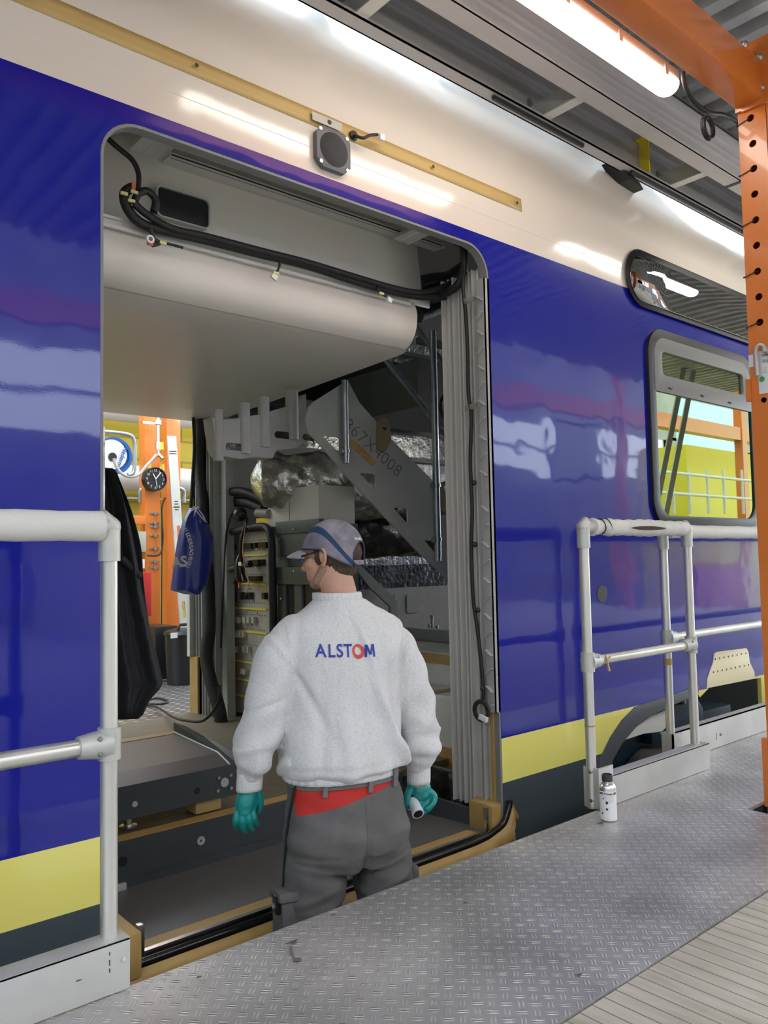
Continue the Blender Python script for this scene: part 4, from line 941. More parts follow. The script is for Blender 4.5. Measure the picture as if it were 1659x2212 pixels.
mb = MB(); mb.tube(smooth_path([P(x, y, Y=Yb-.10) for x, y in ((412, 1101), (420, 1095), (430, 1096), (424, 1102), (436, 1118), (446, 1128))], 5), .004, 8); mb.tube(smooth_path([P(x, y, Y=Yb-.09) for x, y in ((414, 1103), (425, 1098), (436, 1110), (443, 1122))], 5), .004, 8); mb.build('cord', M['whitep'], bg)
# lettering set along an arc
arc = 'NIEDERSACHSEN'
for i, ch in enumerate(arc):
    t = i/(len(arc)-1); x = 399 + 14*math.sin(t*2.6); y = 1140+ t*82
    ang = R_(-60-20+ -50*(t-.5)) ; q = P(x, y, Y=Yb-.118)
    d_ = Vector((math.cos(ang), 0, math.sin(ang))); text(ch, .034, frame_mtx(q, d_, (-d_.z, 0, d_.x)), M['whitep'], 'lettering', bagm, bold=.0006)
q = P(388, 1215, Y=Yb-.11); text('AS', .085, frame_mtx(q, (1, 0, .12), (0, 0, 1)), M['whitep'], 'lettering', bagm, bold=.003)

# black jacket hanging inside the left of the doorway
jk = thing('jacket', 'black work jacket hanging inside the left edge of the doorway', 'jacket', P(280, 1550, Y=2.7))
Yj = 2.66
rows = [(1555, 215, 297), (1520, 215, 312), (1500, 215, 330), (1480, 215, 352), (1465, 215, 354), (1430, 215, 345), (1380, 215, 333), (1330, 215, 323), (1280, 215, 311), (1250, 215, 304), (1215, 215, 303), (1180, 215, 297), (1130, 215, 283), (1080, 215, 268), (1040, 215, 245), (1010, 215, 234)]
vs_, fs = [], []; n = 28
for i, (py, x0, x1) in enumerate(rows):
    a, b_ = P(x0, py, Y=Yj), P(x1, py, Y=Yj)
    for side in (0, 1):
        for k in range(n):
            t = k/(n-1); t2 = t if side == 0 else 1-t
            x = a.x + (b_.x-a.x)*t2; fold = .020*math.sin(t2*13+i*.35)+.012*math.sin(t2*29+i*.8); dep = .075*math.sin(math.pi*min(1, t2*.97+.03))**.5
            y = Yj + (-dep if side == 0 else dep) + fold + .006*math.sin(i*2.1+t2*6); vs_.append((x, y, a.z+(b_.z-a.z)*t2))
m2 = 2*n
for i in range(len(rows)-1):
    for k in range(m2): a = i*m2+k; b = i*m2+(k+1) % m2; fs.append((a, b, b+m2, a+m2))
fs.append(tuple(range(m2))); fs.append(tuple(reversed(range((len(rows)-1)*m2, len(rows)*m2))))
mb = MB(); mb.add(vs_, fs, True); jb = mb.build('body', mat('black_workwear', (.012, .013, .016), .8, bump=.25, bscale=12), jk)
md = jb.modifiers.new('sub', 'SUBSURF'); md.levels = 1; md.render_levels = 1
mb = MB(); q = [(1205, 262, 305), (1222, 268, 306), (1238, 275, 307), (1245, 282, 305)]
mb.tube(smooth_path([P(x, y, Y=Yj-.085) for x, y in ((262, 1205), (280, 1222), (298, 1240), (304, 1245))], 5), .011, 10); mb.build('seam', bpy.data.materials['black_workwear'], jb)
mb = MB(); mb.box((P(219, 1000, Y=2.40).x-.01, 2.36, P(224, 1100, Y=2.40).z-.3), (P(227, 1000, Y=2.36).x, 2.44, P(224, 925, Y=2.40).z)); tag(mb.build('foil_wrap', M['foil'], None), 'narrow silver foil wrapped edge left of the far doorway view', 'foil')

# ================================================================== BEYOND THE FAR DOOR
def ocol(px0, px1, Y, label, top=4.0):
    a, b_ = P(px0, 1150, Y=Y), P(px1, 1150, Y=Y)
    t_ = thing('steel_column', label, 'column', ((a.x+b_.x)/2, Y+.06, -.08)); mb = MB(); mb.box((a.x, Y, -.08), (b_.x, Y+.14, top)); s_ = mb.build('shaft', M['orange'], t_, bevel=.01)
    return t_, s_
t_, s_ = ocol(313, 347, 7.35, 'orange steel column carrying the wall clock')
for y in (1109, 1130, 1138, 1157, 1185, 1213, 1226):
    q = P(334, y, Y=7.34); mb = MB(); mb.box(q-Vector((.048, .004, .006)), q+Vector((.048, .004, .006))); mb.disc(q+Vector((.0, -.003, 0)), (0, -1, 0), .016, .014, 12); mb.build('wall_bolt', M['galv'], s_)
ocol(361, 391, 7.6, 'orange steel column behind the leaning aluminium straightedge')
lv = thing('straightedge', 'long aluminium straightedge with oval grip holes leaning on the orange column', 'spirit level', P(395, 1360, Y=7.2))
c0, c1 = P(370, 942, Y=7.30), P(398, 1352, Y=7.2); dv = (c1-c0); L = dv.length; L2 = L*(c0.z+.08)/(c0.z-c1.z); ux = dv.normalized(); uy = Vector((-ux.z, 0, ux.x))
v, f = curve_mesh([rrect(0, -.048, L2-.005, .048, .003, 2), rrect(L*.475, -.020, L*.575, .012, .015), rrect(L*.87, -.02, L*.96, .012, .015)], .02)
mb = MB(); mb.add([c0+ux*p.x+Vector((0, -1, 0))*p.z + (-uy)*p.y for p in v], f); lb_ = mb.build('blade', M['aludull'], lv)
mb = MB()
for s0, s1, ww in ((.08, .085, .04), (.093, .097, .04), (.345, .350, .02), (.36, .365, .02), (.375, .382, .032), (.39, .395, .02)):
    q0 = c0+ux*L*s0; q1 = c0+ux*L*s1; mb.prism([q0-uy*ww+Vector((0, -.011, 0)), q0+uy*ww+Vector((0, -.011, 0)), q1+uy*ww+Vector((0, -.011, 0)), q1-uy*ww+Vector((0, -.011, 0))], (0, .0005, 0))
mb.build('printed_mark', M['black'], lb_)
# clock
c_ = P(335.5, 1035, Y=7.26); rck = abs(P(360, 1035, Y=7.26).x-P(311, 1035, Y=7.26).x)/2
ck = thing('wall_clock', 'round black wall clock with pale numerals on the orange column', 'clock', c_)
mb = MB(); mb.lathe(c_, (0, -1, 0), [(0, .0), (rck*.90, .0), (rck*.92, .015), (rck*.98, .015), (rck, .0), (rck, -.06), (0, -.06)], 40); cf = mb.build('face', mat('clock_black', (.012, .012, .016), .35), ck)
for h in range(1, 13):
    t = R_(90-30*h); q = c_+Vector((rck*.73*math.cos(t), -.003, rck*.73*math.sin(t))); text(str(h), rck*.30, frame_mtx(q, (1, 0, 0), (0, 0, 1)), M['whitep'], 'numeral', cf)
for a_, l_, r_ in ((118, .50, .006), (52, .74, .005), (-80, .72, .0025)):
    t = R_(a_); d_ = Vector((math.cos(t), 0, math.sin(t))); mb = MB(); mb.tube([c_+Vector((0, -.01, 0)), c_+Vector((0, -.01, 0))+d_*rck*l_], r_, 6); mb.build('hand', M['whitep'], ck)
mb = MB(); 
for x in (323, 351): q = P(x, 1010, Y=7.3); mb.box(q-Vector((.008, .02, .03)), q+Vector((.008, .02, .03)))
mb.build('bracket', M['yellow'], ck)
# hose reel
c_ = P(245, 985, Y=7.2); rr = abs(P(284, 985, Y=7.2).x-P(245, 985, Y=7.2).x)
hr = thing('hose_reel', 'blue and white round hose reel mounted beyond the far doorway', 'hose reel', c_-Vector((0, -.1, .3)))
mb = MB(); mb.lathe(c_, (0, -1, 0), [(0, .0), (rr*.82, .0), (rr*.84, .02), (rr, .02), (rr, -.12), (0, -.12)], 48); lab(mb.build('drum', M['bluep'], hr), 'blue drum rim')
mb = MB(); mb.lathe(c_+Vector((-.02, -.022, .01)), (0, -1, 0), [(0, .002), (rr*.80, .002), (rr*.80, -.01)], 48); dk = mb.build('side_plate', M['whitep'], hr)
mb = MB(); mb.disc(P(243, 987, Y=7.17), (0, -1, 0), .04, .006, 18); mb.build('hub', M['plastic_black'], dk)
text('Nederman', rr*.34, frame_mtx(P(262, 993, Y=7.165), (-.35, 0, -.94), (.94, 0, -.35)), mat('print_blue', (.02, .10, .45), .5), 'lettering', dk, bold=.001)
mb = MB(); mb.tube(smooth_path([P(x, y, Y=7.1) for x, y in ((215, 932), (245, 934), (280, 940), (290, 955), (291, 990), (290, 1015), (285, 1024), (276, 1026))], 6), .018, 12); mb.build('frame', M['galv'], hr)
mb = MB(); mb.tube(smooth_path([P(x, y, Y=7.1) for x, y in ((246, 990), (250, 1005), (262, 1022), (280, 1030), (300, 1025), (315, 1008), (330, 992), (338, 982))], 6), .014, 12); lab(mb.build('hose', mat('clear_hose', (.40, .38, .36), .35), hr), 'translucent grey hose')
# supply pipe with valve on the clock column
vp_ = thing('air_pipe', 'thin chrome air pipe with valve in front of the clock column', 'pipe', P(340, 980, Y=7.2))
mb = MB(); mb.tube([P(341, 890, Y=7.2), P(341, 960, Y=7.2)], .014, 12); mb.tube([P(341, 955, Y=7.2), P(341, 972, Y=7.2)], .024, 12); mb.tube([P(341, 972, Y=7.2), P(342, 983, Y=7.2)], .012, 12); mb.build('pipe', M['chrome'], vp_)
mb = MB(); mb.tube([P(342, 981, Y=7.2), P(330, 993, Y=7.15)], .015, 10); mb.tube([P(342, 981, Y=7.2), P(352, 991, Y=7.15)], .017, 10); mb.build('y_coupling', mat('brass', (.45, .36, .22), .3, .9), vp_)
mb = MB(); mb.lathe(P(341, 913, Y=7.19), (0, 0, 1), [(.02, -.02), (.035, -.02), (.035, .02), (.02, .02)], 16); mb.box(P(326, 915, Y=7.25)-Vector((.1, .01, .014)), P(338, 915, Y=7.2)+Vector((0, .01, .014))); mb.build('pipe_clamp', M['chrome'], vp_)
mb = MB(); mb.box(P(350, 962, Y=7.16)-Vector((.012, .01, .04)), P(350, 962, Y=7.16)+Vector((.012, .01, .03))); mb.build('valve_lever', M['yellow'], vp_)
# big pipes on the yellow wall
for y, r, lb in ((885, .15, 'upper fat white pipe along the yellow brick wall'), (1034, .14, 'lower fat white pipe along the yellow brick wall')):
    q = P(300, y, Y=8.2); mb = MB(); mb.tube([(-3, 8.2, q.z), (9, 8.2, q.z)], r, 24); tag(mb.build('wall_pipe', mat('white_pipe', (.55, .55, .53), .4) if y == 885 else bpy.data.materials['white_pipe'], None), lb, 'pipe')
for y in (1050, 1074):
    q = P(300, y, Y=8.35); mb = MB(); mb.tube([(-3, 8.4, q.z), (9, 8.4, q.z)], .022 if y == 1074 else .035, 12); tag(mb.build('thin_pipe', M['silver'] if y == 1074 else M['yellow'], None), 'thin steel pipe along the yellow wall' if y == 1074 else 'thin yellow painted pipe below the lower fat pipe', 'pipe')
for x0 in (303, 397):
    s_ = 1 if x0 == 303 else -1; mb = MB(); mb.tube(smooth_path([P(x0+s_*20, 1056, Y=7.62), P(x0+s_*12, 1056, Y=7.5), P(x0+s_*4, 1057, Y=7.45), P(x0, 1064, Y=7.45), P(x0, 1086, Y=7.45)], 5), .022, 12)
    tag(mb.build('bent_handle', M['galv'], None), 'bent grey pipe hook left of the clock column' if s_ > 0 else 'bent grey pipe hook right of the leaning straightedge', 'hook')
# boxes on the wall by the column
for (x0, y0, x1, y1, m_, lb, d_) in ((295, 1148, 316, 1192, 'beige', 'grey plastic junction box left of the clock column', .2), (300, 1208, 313, 1228, 'whitep', 'small white switch box below the grey junction box', .1), (284, 1114, 315, 1132, 'orange', 'orange socket grid left of the clock column', .1)):
    a, b_ = P(x0, y1, Y=7.3), P(x1, y0, Y=7.3); mb = MB(); mb.box((a.x, 7.3, a.z), (b_.x, 7.3+d_, b_.z)); tag(mb.build('junction_box', M[m_], None, bevel=.004), lb, 'box')
mb = MB(); mb.tube(smooth_path([P(x, y, Y=7.28) for x, y in ((357, 1075), (350, 1095), (350, 1130), (352, 1160), (349, 1190), (340, 1200), (318, 1200))], 5), .009, 8); mb.tube([P(350, 1110, Y=7.3), P(349, 1390, Y=7.3)], .006, 6); tag(mb.build('column_cable', M['cable'], None), 'black cable clipped to the right side of the clock column', 'cable')
# fire red box and black crate, bin
a, b_ = P(303, 1330, Y=7.32), P(316, 1236, Y=7.32); mb = MB(); mb.box((a.x, 7.2, a.z), (b_.x, 7.45, b_.z)); tag(mb.build('fire_extinguisher_box', M['red'], None, bevel=.01), 'red box half hidden behind the hanging jacket', 'box')
a, b_ = P(331, 1470, Y=7.0), P(357, 1352, Y=7.0); mb = MB(); mb.box((a.x, 6.95, -.08), (b_.x+.1, 7.3, b_.z)); tag(mb.build('tool_cart', M['plastic_black'], None, bevel=.01), 'black tool cart beside the rubbish bin', 'cart')
c_ = P(392, 1465, z=-.08); c_ = Vector((P(395, 1450, Y=6.7).x, 6.7, -.08))
rb = abs(P(430, 1400, Y=6.7).x-P(360, 1400, Y=6.7).x)/2; hb_ = P(395, 1362, Y=6.7).z+.08
bn = thing('rubbish_bin', 'black round plastic rubbish bin with lid on the far platform', 'bin', c_)
mb = MB(); mb.lathe(c_, (0, 0, 1), [(0, 0), (rb*.85, 0), (rb*.88, .02), (rb, hb_*.93), (rb*.96, hb_*.93)], 36); bb_ = mb.build('body', M['plastic_black'], bn)
mb = MB(); mb.lathe(c_, (0, 0, 1), [(rb*1.04, hb_*.93), (rb*1.08, hb_*.95), (rb*1.0, hb_), (rb*.3, hb_*1.05), (0, hb_*1.05)], 36); mb.tube([c_+Vector((-.07, -.05, hb_*1.04)), c_+Vector((-.05, -.05, hb_*1.12)), c_+Vector((.05, -.05, hb_*1.12)), c_+Vector((.07, -.05, hb_*1.04))], .014, 8); mb.build('lid', M['plastic_black'], bn)
q = P(376, 1373, Y=6.7-rb*.98); mb = MB(); mb.box(q-Vector((.03, .004, .022)), q+Vector((.03, .004, .022))); mb.build('sticker', M['whitep'], bb_)


# ================================================================== GUARD RAILS
RT = .020
def elbow(mb, c, d, r=.030):
    """corner fitting: vertical socket below c, horizontal socket along d"""
    c = Vector(c); d = Vector(d).normalized()
    mb.tube([c-Vector((0, 0, .085)), c-Vector((0, 0, .02)), c+Vector((0, 0, .004)), c+Vector((0, 0, .018))+d*.01, c+d*.03+Vector((0, 0, .0))], [.0262, .0262, .0268, .024, .020], 20)
    mb.ball(c+Vector((0, 0, -.002)), .0275, 18, 12)
    mb.tube([c, c+d*.06], .0262, 18)
def tee(mb, c, d, L=.075):
    c = Vector(c); d = Vector(d).normalized()
    mb.tube([c-Vector((0, 0, .038)), c+Vector((0, 0, .038))], .0275, 20)
    mb.tube([c, c+d*L*.5, c+d*L], [.036, .032, .0265], 20)
def sleeve(mb, a, b, r, seed=0, n=60, lump=.004):
    path = bez(a, b, n); rr = [r + lump*(math.sin(i*.9+seed)+.6*math.sin(i*2.3+seed*2))*.5 for i in range(n+1)]
    mb.tube(path, rr, 24)
# left rail
YP = YE+.030
lx = P(236, 1500, Y=YP).x
zt1 = P(236, 1137, Y=YP).z; zm = P(236, 1605, Y=YP).z
gl = thing('guard_rail', 'white-grey tube guard rail with padded top bar and wide toe board at the left', 'guard rail', (lx, YP, 0))
mb = MB(); mb.tube([(lx, YP, .0), (lx, YP, zt1-.03)], RT, 24); mb.build('post', M['alu'], gl)
mb = MB(); elbow(mb, (lx, YP, zt1), (-1, 0, 0)); mb.build('corner_fitting', M['alufit'], gl)
mb = MB(); mb.tube([(lx-.02, YP, zt1), (-3, YP, zt1)], RT, 20); tpb = mb.build('top_bar', M['alu'], gl)
mb = MB(); sleeve(mb, (lx-.020, YP, zt1+.0), (-2.2, YP, zt1+.0), .0365, 1, 120, .0016)
foam = mat('white_foam_wrap', (.66, .65, .60), .6, bump=.12, bscale=120, noise=.05, nscale=9); lab(mb.build('foam_sleeve', foam, tpb), 'thick white ribbed foam wrap')
mb = MB(); mb.tube([(lx-.02, YP, zm), (-3, YP, zm)], RT, 20); mb.build('middle_bar', M['alu'], gl)
mb = MB(); tee(mb, (lx, YP, zm), (-1, 0, 0)); tf = mb.build('tee_fitting', M['alufit'], gl)
for dz in (-.016, .019):
    mb = MB(); mb.lathe((lx-.033, YP-.030, zm+dz), (-.2, -1, 0), [(0, .004), (.004, .0035), (.0065, .0)], 14); mb.build('bolt', M['galv'], tf)
tx = P(278, 2100, Y=YE-.004).x
mb = MB(); mb.box((-3, YE-.012, .002), (tx, YE-.006, .118)).box((-3, YE-.012, .112), (tx, YE+.05, .118)); tb_ = mb.build('toe_board', M['aludull'], gl, bevel=.001)
mb = MB(); mb.disc(P(267, 2071, Y=YE-.0125), (0, -1, 0), .0055, .003, 14); mb.build('rivet', M['silver'], tb_)
mb = MB()
for y0, y1 in ((2057, 2064), (2074, 2086), (2093, 2101)):
    a, b_ = P(236, y0, Y=YE-.0125), P(238, y1, Y=YE-.0125); mb.box((a.x, a.y-.0004, b_.z), (b_.x, a.y, a.z))
a = P(170, 2118, Y=YE-.0125); mb.box((a.x-.006, a.y-.0004, a.z-.001), (a.x+.006, a.y, a.z+.001)); mb.build('pen_mark', M['black'], tb_)

# right rail of the inner bay
xA, xB = P(1270, 1450, Y=YP).x, P(1493, 1400, Y=YP).x
ztr = P(1255, 1138, Y=YP).z; zmr = P(1280, 1428, Y=YP).z
gr = thing('guard_rail', 'two-post aluminium guard rail with torn white padding and toe board behind the bottle', 'guard rail', (xA, YP, 0))
for x in (xA, xB):
    mb = MB(); mb.tube([(x, YP, .0), (x, YP, ztr-.03)], RT, 24); mb.build('post', M['alu'], gr)
mb = MB(); elbow(mb, (xA, YP, ztr), (1, 0, 0)); mb.build('corner_fitting', M['alufit'], gr)
mb = MB(); elbow(mb, (xB, YP, ztr), (-1, 0, 0)); mb.build('corner_fitting', M['alufit'], gr)
mb = MB(); mb.tube([(xA, YP, ztr), (xB, YP, ztr)], RT, 20); tpb = mb.build('top_bar', M['alu'], gr)
mb = MB(); path = bez((xA+.055, YP, ztr), (xB-.012, YP, ztr), 70)
rr = []
for i in range(71):
    t = i/70; r = .034+.0015*math.sin(i*.8)
    if t < .18: r = .036 - .010*math.exp(-((t-.10)/.03)**2) - .006*math.exp(-((t-.045)/.02)**2)+.003*math.sin(i*2.2)
    r += .004*math.exp(-((t-.55)/.14)**2); rr.append(r)
mb.tube(path, rr, 28); fs_ = mb.build('foam_sleeve', foam, tpb)
L_ = xB-xA
mb = MB()
tear = []
for i in range(19):
    t = i/18; x = xA + L_*(.36+.34*t); hh = .0085*math.sin(math.pi*t)**.7
    a0 = -.10; tear.append((x, hh))
up_ = [Vector((x, YP-.0395, ztr-.002+h)) for x, h in tear]; dn_ = [Vector((x, YP-.0385, ztr-.003-h)) for x, h in tear[1:-1]]
mb.prism(up_+list(reversed(dn_)), (0, .004, 0)); mb.build('tear', mat('exposed_brown_padding', (.06, .035, .025), .8), fs_)
mb = MB()
for x in (.17, .235):
    xx = xA+L_*x*.8; mb.tube([Vector((xx+.004*math.sin(t*.9), YP-.0335*math.cos(t*.35-1.2), ztr+.0335*math.sin(t*.35-1.2)+.002)) for t in range(9)], .0025, 6)
mb.build('tie', M['black'], fs_)
mb = MB(); mb.tube([(xA, YP, zmr), (xB, YP, zmr)], RT, 20); mdb = mb.build('middle_bar', M['alu'], gr)
for x, d in ((xA, 1), (xB, -1)):
    mb = MB(); tee(mb, (x, YP, zmr), (d, 0, 0)); tf = mb.build('tee_fitting', M['alufit'], gr)
    for dz in (-.016, .019):
        mb = MB(); mb.lathe((x+d*.036, YP-.029, zmr+dz), (d*.2, -1, 0), [(0, .004), (.004, .0035), (.006, .0)], 12); mb.build('bolt', M['galv'], tf)
mb = MB(); q = Vector((xA+.10, YP-.024, zmr)); mb.tube([q+Vector((-.012, 0, .02)), q, q+Vector((.02, -.002, .012))], .004, 6); mb.tube([q, q+Vector((.012, 0, -.045))], [.003, .006], 6); mb.build('paper_knot', M['tapec'], mdb)
mb = MB()
for z, r in ((.62, 0), (.2, 1)): mb.tube([(xA, YP, .318), (xA, YP, .324)], RT+.0006, 20)
mb.build('tape_mark', M['tape'], gr)
xT0 = P(1280, 1700, Y=YE-.006).x; xT1 = P(1530, 1630, Y=YE-.004).x
mb = MB(); mb.box((P(1318, 1700, Y=YE).x, YE-.010, .002), (xT1, YE-.004, .118)).box((P(1318, 1700, Y=YE).x, YE-.010, .112), (xT1, YE+.045, .118)); mb.build('toe_board', M['aludull'], gr, bevel=.001)
x0 = xA-.012
mb = MB(); mb.box((x0, YE-.012, .002), (x0+.10, YE-.004, .16)); mb.box((x0, YE-.012, .002), (x0+.008, YE+.06, .16)); bk = mb.build('foot_bracket', M['aludull'], gr, bevel=.001)
for z in (.145, .035): mb = MB(); mb.lathe((x0-.001, YE+.02, z), (-1, 0, 0), [(0, .014), (.007, .012), (.009, .0)], 12); mb.build('bolt', M['silver'], bk)

# rail of the outer bay
YQ = 2.045
xC_ = P(1441, 1400, Y=YQ).x; zq = P(1429, 1148, Y=YQ).z; zmq = P(1441, 1378, Y=YQ).z
go = thing('guard_rail', 'further guard rail continuing to the right behind the orange column', 'guard rail', (xC_, YQ, 0))
mb = MB(); mb.tube([(xC_, YQ, .0), (xC_, YQ, zq-.02)], RT, 20); mb.build('post', M['alu'], go)
mb = MB(); mb.tube([(7.1, YQ, .0), (7.1, YQ, zq-.02)], RT, 20); mb.build('post', M['alu'], go)
mb = MB(); elbow(mb, (xC_, YQ, zq), (1, 0, 0)); mb.build('corner_fitting', M['alufit'], go)
mb = MB(); mb.tube([(xC_, YQ, zq), (13.5, YQ, zq)], RT, 20); tpb = mb.build('top_bar', M['alu'], go)
mb = MB(); sleeve(mb, (xC_+.05, YQ, zq), (8, YQ, zq), .034, 3, 120, .002); mb.build('foam_sleeve', foam, tpb)
mb = MB(); mb.tube([(xC_, YQ, zmq), (13.5, YQ, zmq)], RT, 20); mb.build('middle_bar', M['alu'], go)
mb = MB(); tee(mb, (xC_, YQ, zmq), (1, 0, 0)); mb.build('tee_fitting', M['alufit'], go)
mb = MB(); mb.tube([(xC_, YQ, .47), (xC_, YQ, .50)], RT+.0007, 20); mb.build('tape_mark', M['tapec'], go)
mb = MB(); mb.box((xC_+.01, YQ+.012, .002), (13, YQ+.018, .14)).box((xC_+.01, YQ+.012, .134), (13, YQ+.06, .14)); tbo = mb.build('toe_board', M['aludull'], go)
mb = MB(); mb.box((xC_-.03, YQ-.03, .002), (xC_+.05, YQ-.022, .15)).box((xC_-.03, YQ-.03, .002), (xC_-.022, YQ+.03, .15)); mb.build('foot_bracket', M['aludull'], go)
text('8', .03, frame_mtx(P(1557, 1587, Y=YQ+.0115), (.2, 0, 1), (-1, 0, .2)), M['black'], 'pen_mark', tbo); text('/', .05, frame_mtx(P(1548, 1592, Y=YQ+.0115), (1, 0, 0), (0, 0, 1)), M['black'], 'pen_mark', tbo)
text('Bühne', .035, frame_mtx(P(1533, 1596, Y=YQ+.0115), (1, 0, .12), (0, 0, 1)), mat('faded_red_pen', (.52, .36, .33), .6), 'pen_mark', tbo) if False else None

# ================================================================== BOTTLE ON THE PLATE
bc = P(1315, 1771, z=0); bc.z = .0
k_ = 17.6*(bc-CAM).dot(_f)/FPX
hb = P(1312, 1672, Y=bc.y).z
bt = thing('primer_bottle', 'small aluminium primer bottle with dark cap standing by the right rail post', 'bottle', bc)
mb = MB(); mb.lathe(bc, (0, 0, 1), [(0, .001), (k_*.9, .001), (k_, .004), (k_, hb*.70), (k_*.96, hb*.745), (k_*.75, hb*.80), (k_*.60, hb*.82), (k_*.60, hb*.86), (0, hb*.86)], 40); bb_ = mb.build('body', M['chrome'] if False else mat('brushed_aluminium', (.72, .72, .70), .28, .95), bt)
mb = MB(); mb.lathe(bc, (0, 0, 1), [(k_*1.006, hb*.035), (k_*1.012, hb*.04), (k_*1.012, hb*.655), (k_*1.006, hb*.66)], 40); mb.build('label', mat('label_paper', (.74, .74, .73), .5), bb_)
mb = MB(); mb.lathe(bc, (0, 0, 1), [(k_*.62, hb*.85), (k_*.66, hb*.86), (k_*.66, hb*.985), (k_*.58, hb), (k_*.5, hb), (k_*.48, hb*.95), (0, hb*.95)], 32); mb.build('cap', mat('dark_grey_cap', (.035, .038, .042), .4), bt)
fd = Vector((CAM.x-bc.x, CAM.y-bc.y, 0)).normalized(); rd = Vector((-fd.y, fd.x, 0))
def wraptext(s_, size, h, shift, m_, bold=0.):
    o = text(s_, size, Matrix.Identity(4), m_, 'lettering', bb_, bold=bold)
    for v_ in o.data.vertices:
        a_ = (v_.co.x+shift)/k_; rr_ = k_*1.016+v_.co.z
        d = fd*math.cos(a_)+rd*math.sin(a_); p = bc+d*rr_; v_.co = (p.x, p.y, bc.z+h+v_.co.y)
    return o
wraptext('ka® Primer-207', .0115, hb*.61, 0, M['black'], .0003)
for i in range(6): wraptext('\u2014'*(6, 7, 5, 6, 7, 4)[i], .0034, hb*(.555-.026*i), .012, M['black'])
for i in range(4): wraptext('\u2014'*(3, 4, 3, 4)[i], .0034, hb*(.555-.026*i), -.008, M['black'])
mb = MB()
# staggered pattern of hazard mark and small square
for a_, h_, s_ in ((-.15, .42, .006), (-.15, .28, .005), (-.6, .50, .003), (-.75, .18, .004)):
    d = fd*math.cos(a_)+rd*math.sin(a_); q = bc+d*k_*1.02+Vector((0, 0, hb*h_)); tdir = Vector((-d.y, d.x, 0))
    mb.prism([q+tdir*s_, q+Vector((0, 0, s_*1.2)), q-tdir*s_, q-Vector((0, 0, s_*1.2))], d*.0004)
mb.build('hazard_mark', M['black'], bb_)

# dirt patches on the plate
mb = MB()
for (x, y, r_, s_) in ((632, 2035, .016, 0), (1297, 1778, .016, 1), (1250, 2106, .010, 2), (430, 2110, .007, 3), (1005, 1950, .008, 4), (720, 1975, .008, 5)):
    c_ = P(x, y, z=.0005); pts = []
    for k in range(14): a_ = k/14*2*math.pi; rr_ = r_*(1+.35*math.sin(3*a_+s_)+.2*math.sin(5*a_+s_*2)); pts.append(c_+Vector((rr_*math.cos(a_), rr_*.6*math.sin(a_), 0)))
    mb.add(pts, [tuple(range(14))])
tag(mb.build('dirt_spot', mat('dark_dirt', (.10, .10, .10), .7), None), 'dark grease spots trodden into the tread plate', 'dirt', kind='stuff')
q = [P(x, y, z=.003) for x, y in ((626, 2044), (630, 2043), (633, 2058), (636, 2068), (650, 2070), (651, 2075), (636, 2076), (630, 2066), (625, 2056))]
mb = MB(); mb.prism(q, (0, 0, .001)); tag(mb.build('tape_scrap', mat('grey_tape_scrap', (.14, .13, .12), .6), None), 'hook-shaped grey scrap stuck to the tread plate in the foreground', 'scrap')

# ================================================================== GANTRY OVER THE TRAIN
gt = thing('roof_gantry', 'grey aluminium roof access gantry with channel beams and cross members above the train', 'gantry', (3, 2.2, 3.13))
x0g, x1g = -1.5, 12
mb = MB(); mb.box((x0g, 2.40, 3.13), (x1g, 2.408, 3.37)).box((x0g, 2.335, 3.13), (x1g, 2.408, 3.138)).box((x0g, 2.335, 3.13), (x1g, 2.340, 3.15)).box((x0g, 2.34, 3.362), (x1g, 2.408, 3.37)).box((x0g, 2.392, 3.20), (x1g, 2.40, 3.205)).box((x0g, 2.392, 3.32), (x1g, 2.40, 3.325)); mb.build('train_side_beam', M['gantry'], gt)
mb = MB(); mb.box((2.75, 2.352, 3.112), (3.45, 2.368, 3.13)).box((3.9, 2.352, 3.112), (x1g, 2.368, 3.13)); mb.build('rubber_strip', M['black'], gt)
mb = MB(); mb.box((x0g, 2.03, 3.13), (x1g, 2.038, 3.31)).box((x0g, 2.03, 3.13), (x1g, 2.125, 3.138)).box((x0g, 2.018, 3.13), (x1g, 2.03, 3.155)).box((x0g, 2.02, 3.195), (x1g, 2.03, 3.20)).box((x0g, 2.02, 3.235), (x1g, 2.03, 3.24)).box((x0g, 1.99, 3.30), (x1g, 2.12, 3.31)); mb.build('platform_side_beam', M['gantry'], gt)
mb = MB(); mb.box((x0g, 2.03, 3.372), (x1g, 2.41, 3.38)); mb.build('deck_underside', M['gmesh'], gt)
for x in (.75, 1.95, 3.12, 4.30, 5.5, 6.7):
    mb = MB(); mb.box((x-.004, 2.12, 3.15), (x+.004, 2.40, 3.25)).box((x-.03, 2.12, 3.145), (x+.03, 2.40, 3.152)); cm = mb.build('cross_member', M['aludull'], gt)
    mb = MB(); mb.box((x-.07, 2.385, 3.14), (x-.055, 2.40, 3.24)); mb.disc((x-.05, 2.392, 3.17), (0, -1, 0), .008, .01, 10); mb.disc((x-.05, 2.392, 3.22), (0, -1, 0), .008, .01, 10); mb.build('angle_bracket', M['galv'], cm)
mb = MB(); mb.box((4.02, 2.10, 3.352), (4.06, 2.40, 3.372)).box((4.055, 2.34, 3.13), (4.065, 2.40, 3.37)); mb.build('yellow_end_stop', M['yellow'], gt)
mb = MB(); mb.box((4.51, 2.02, 3.127), (4.535, 2.13, 3.1295)); mb.build('joint_gap', M['black'], gt)
mb = MB(); q = P(1360, 375, Y=2.38); mb.prism([q+Vector((-.12, 0, .05)), q+Vector((.10, 0, -.02)), q+Vector((.14, 0, -.05)), q+Vector((.0, 0, -.03))], (0, .10, 0)); mb.build('black_bumper', M['black'], gt)
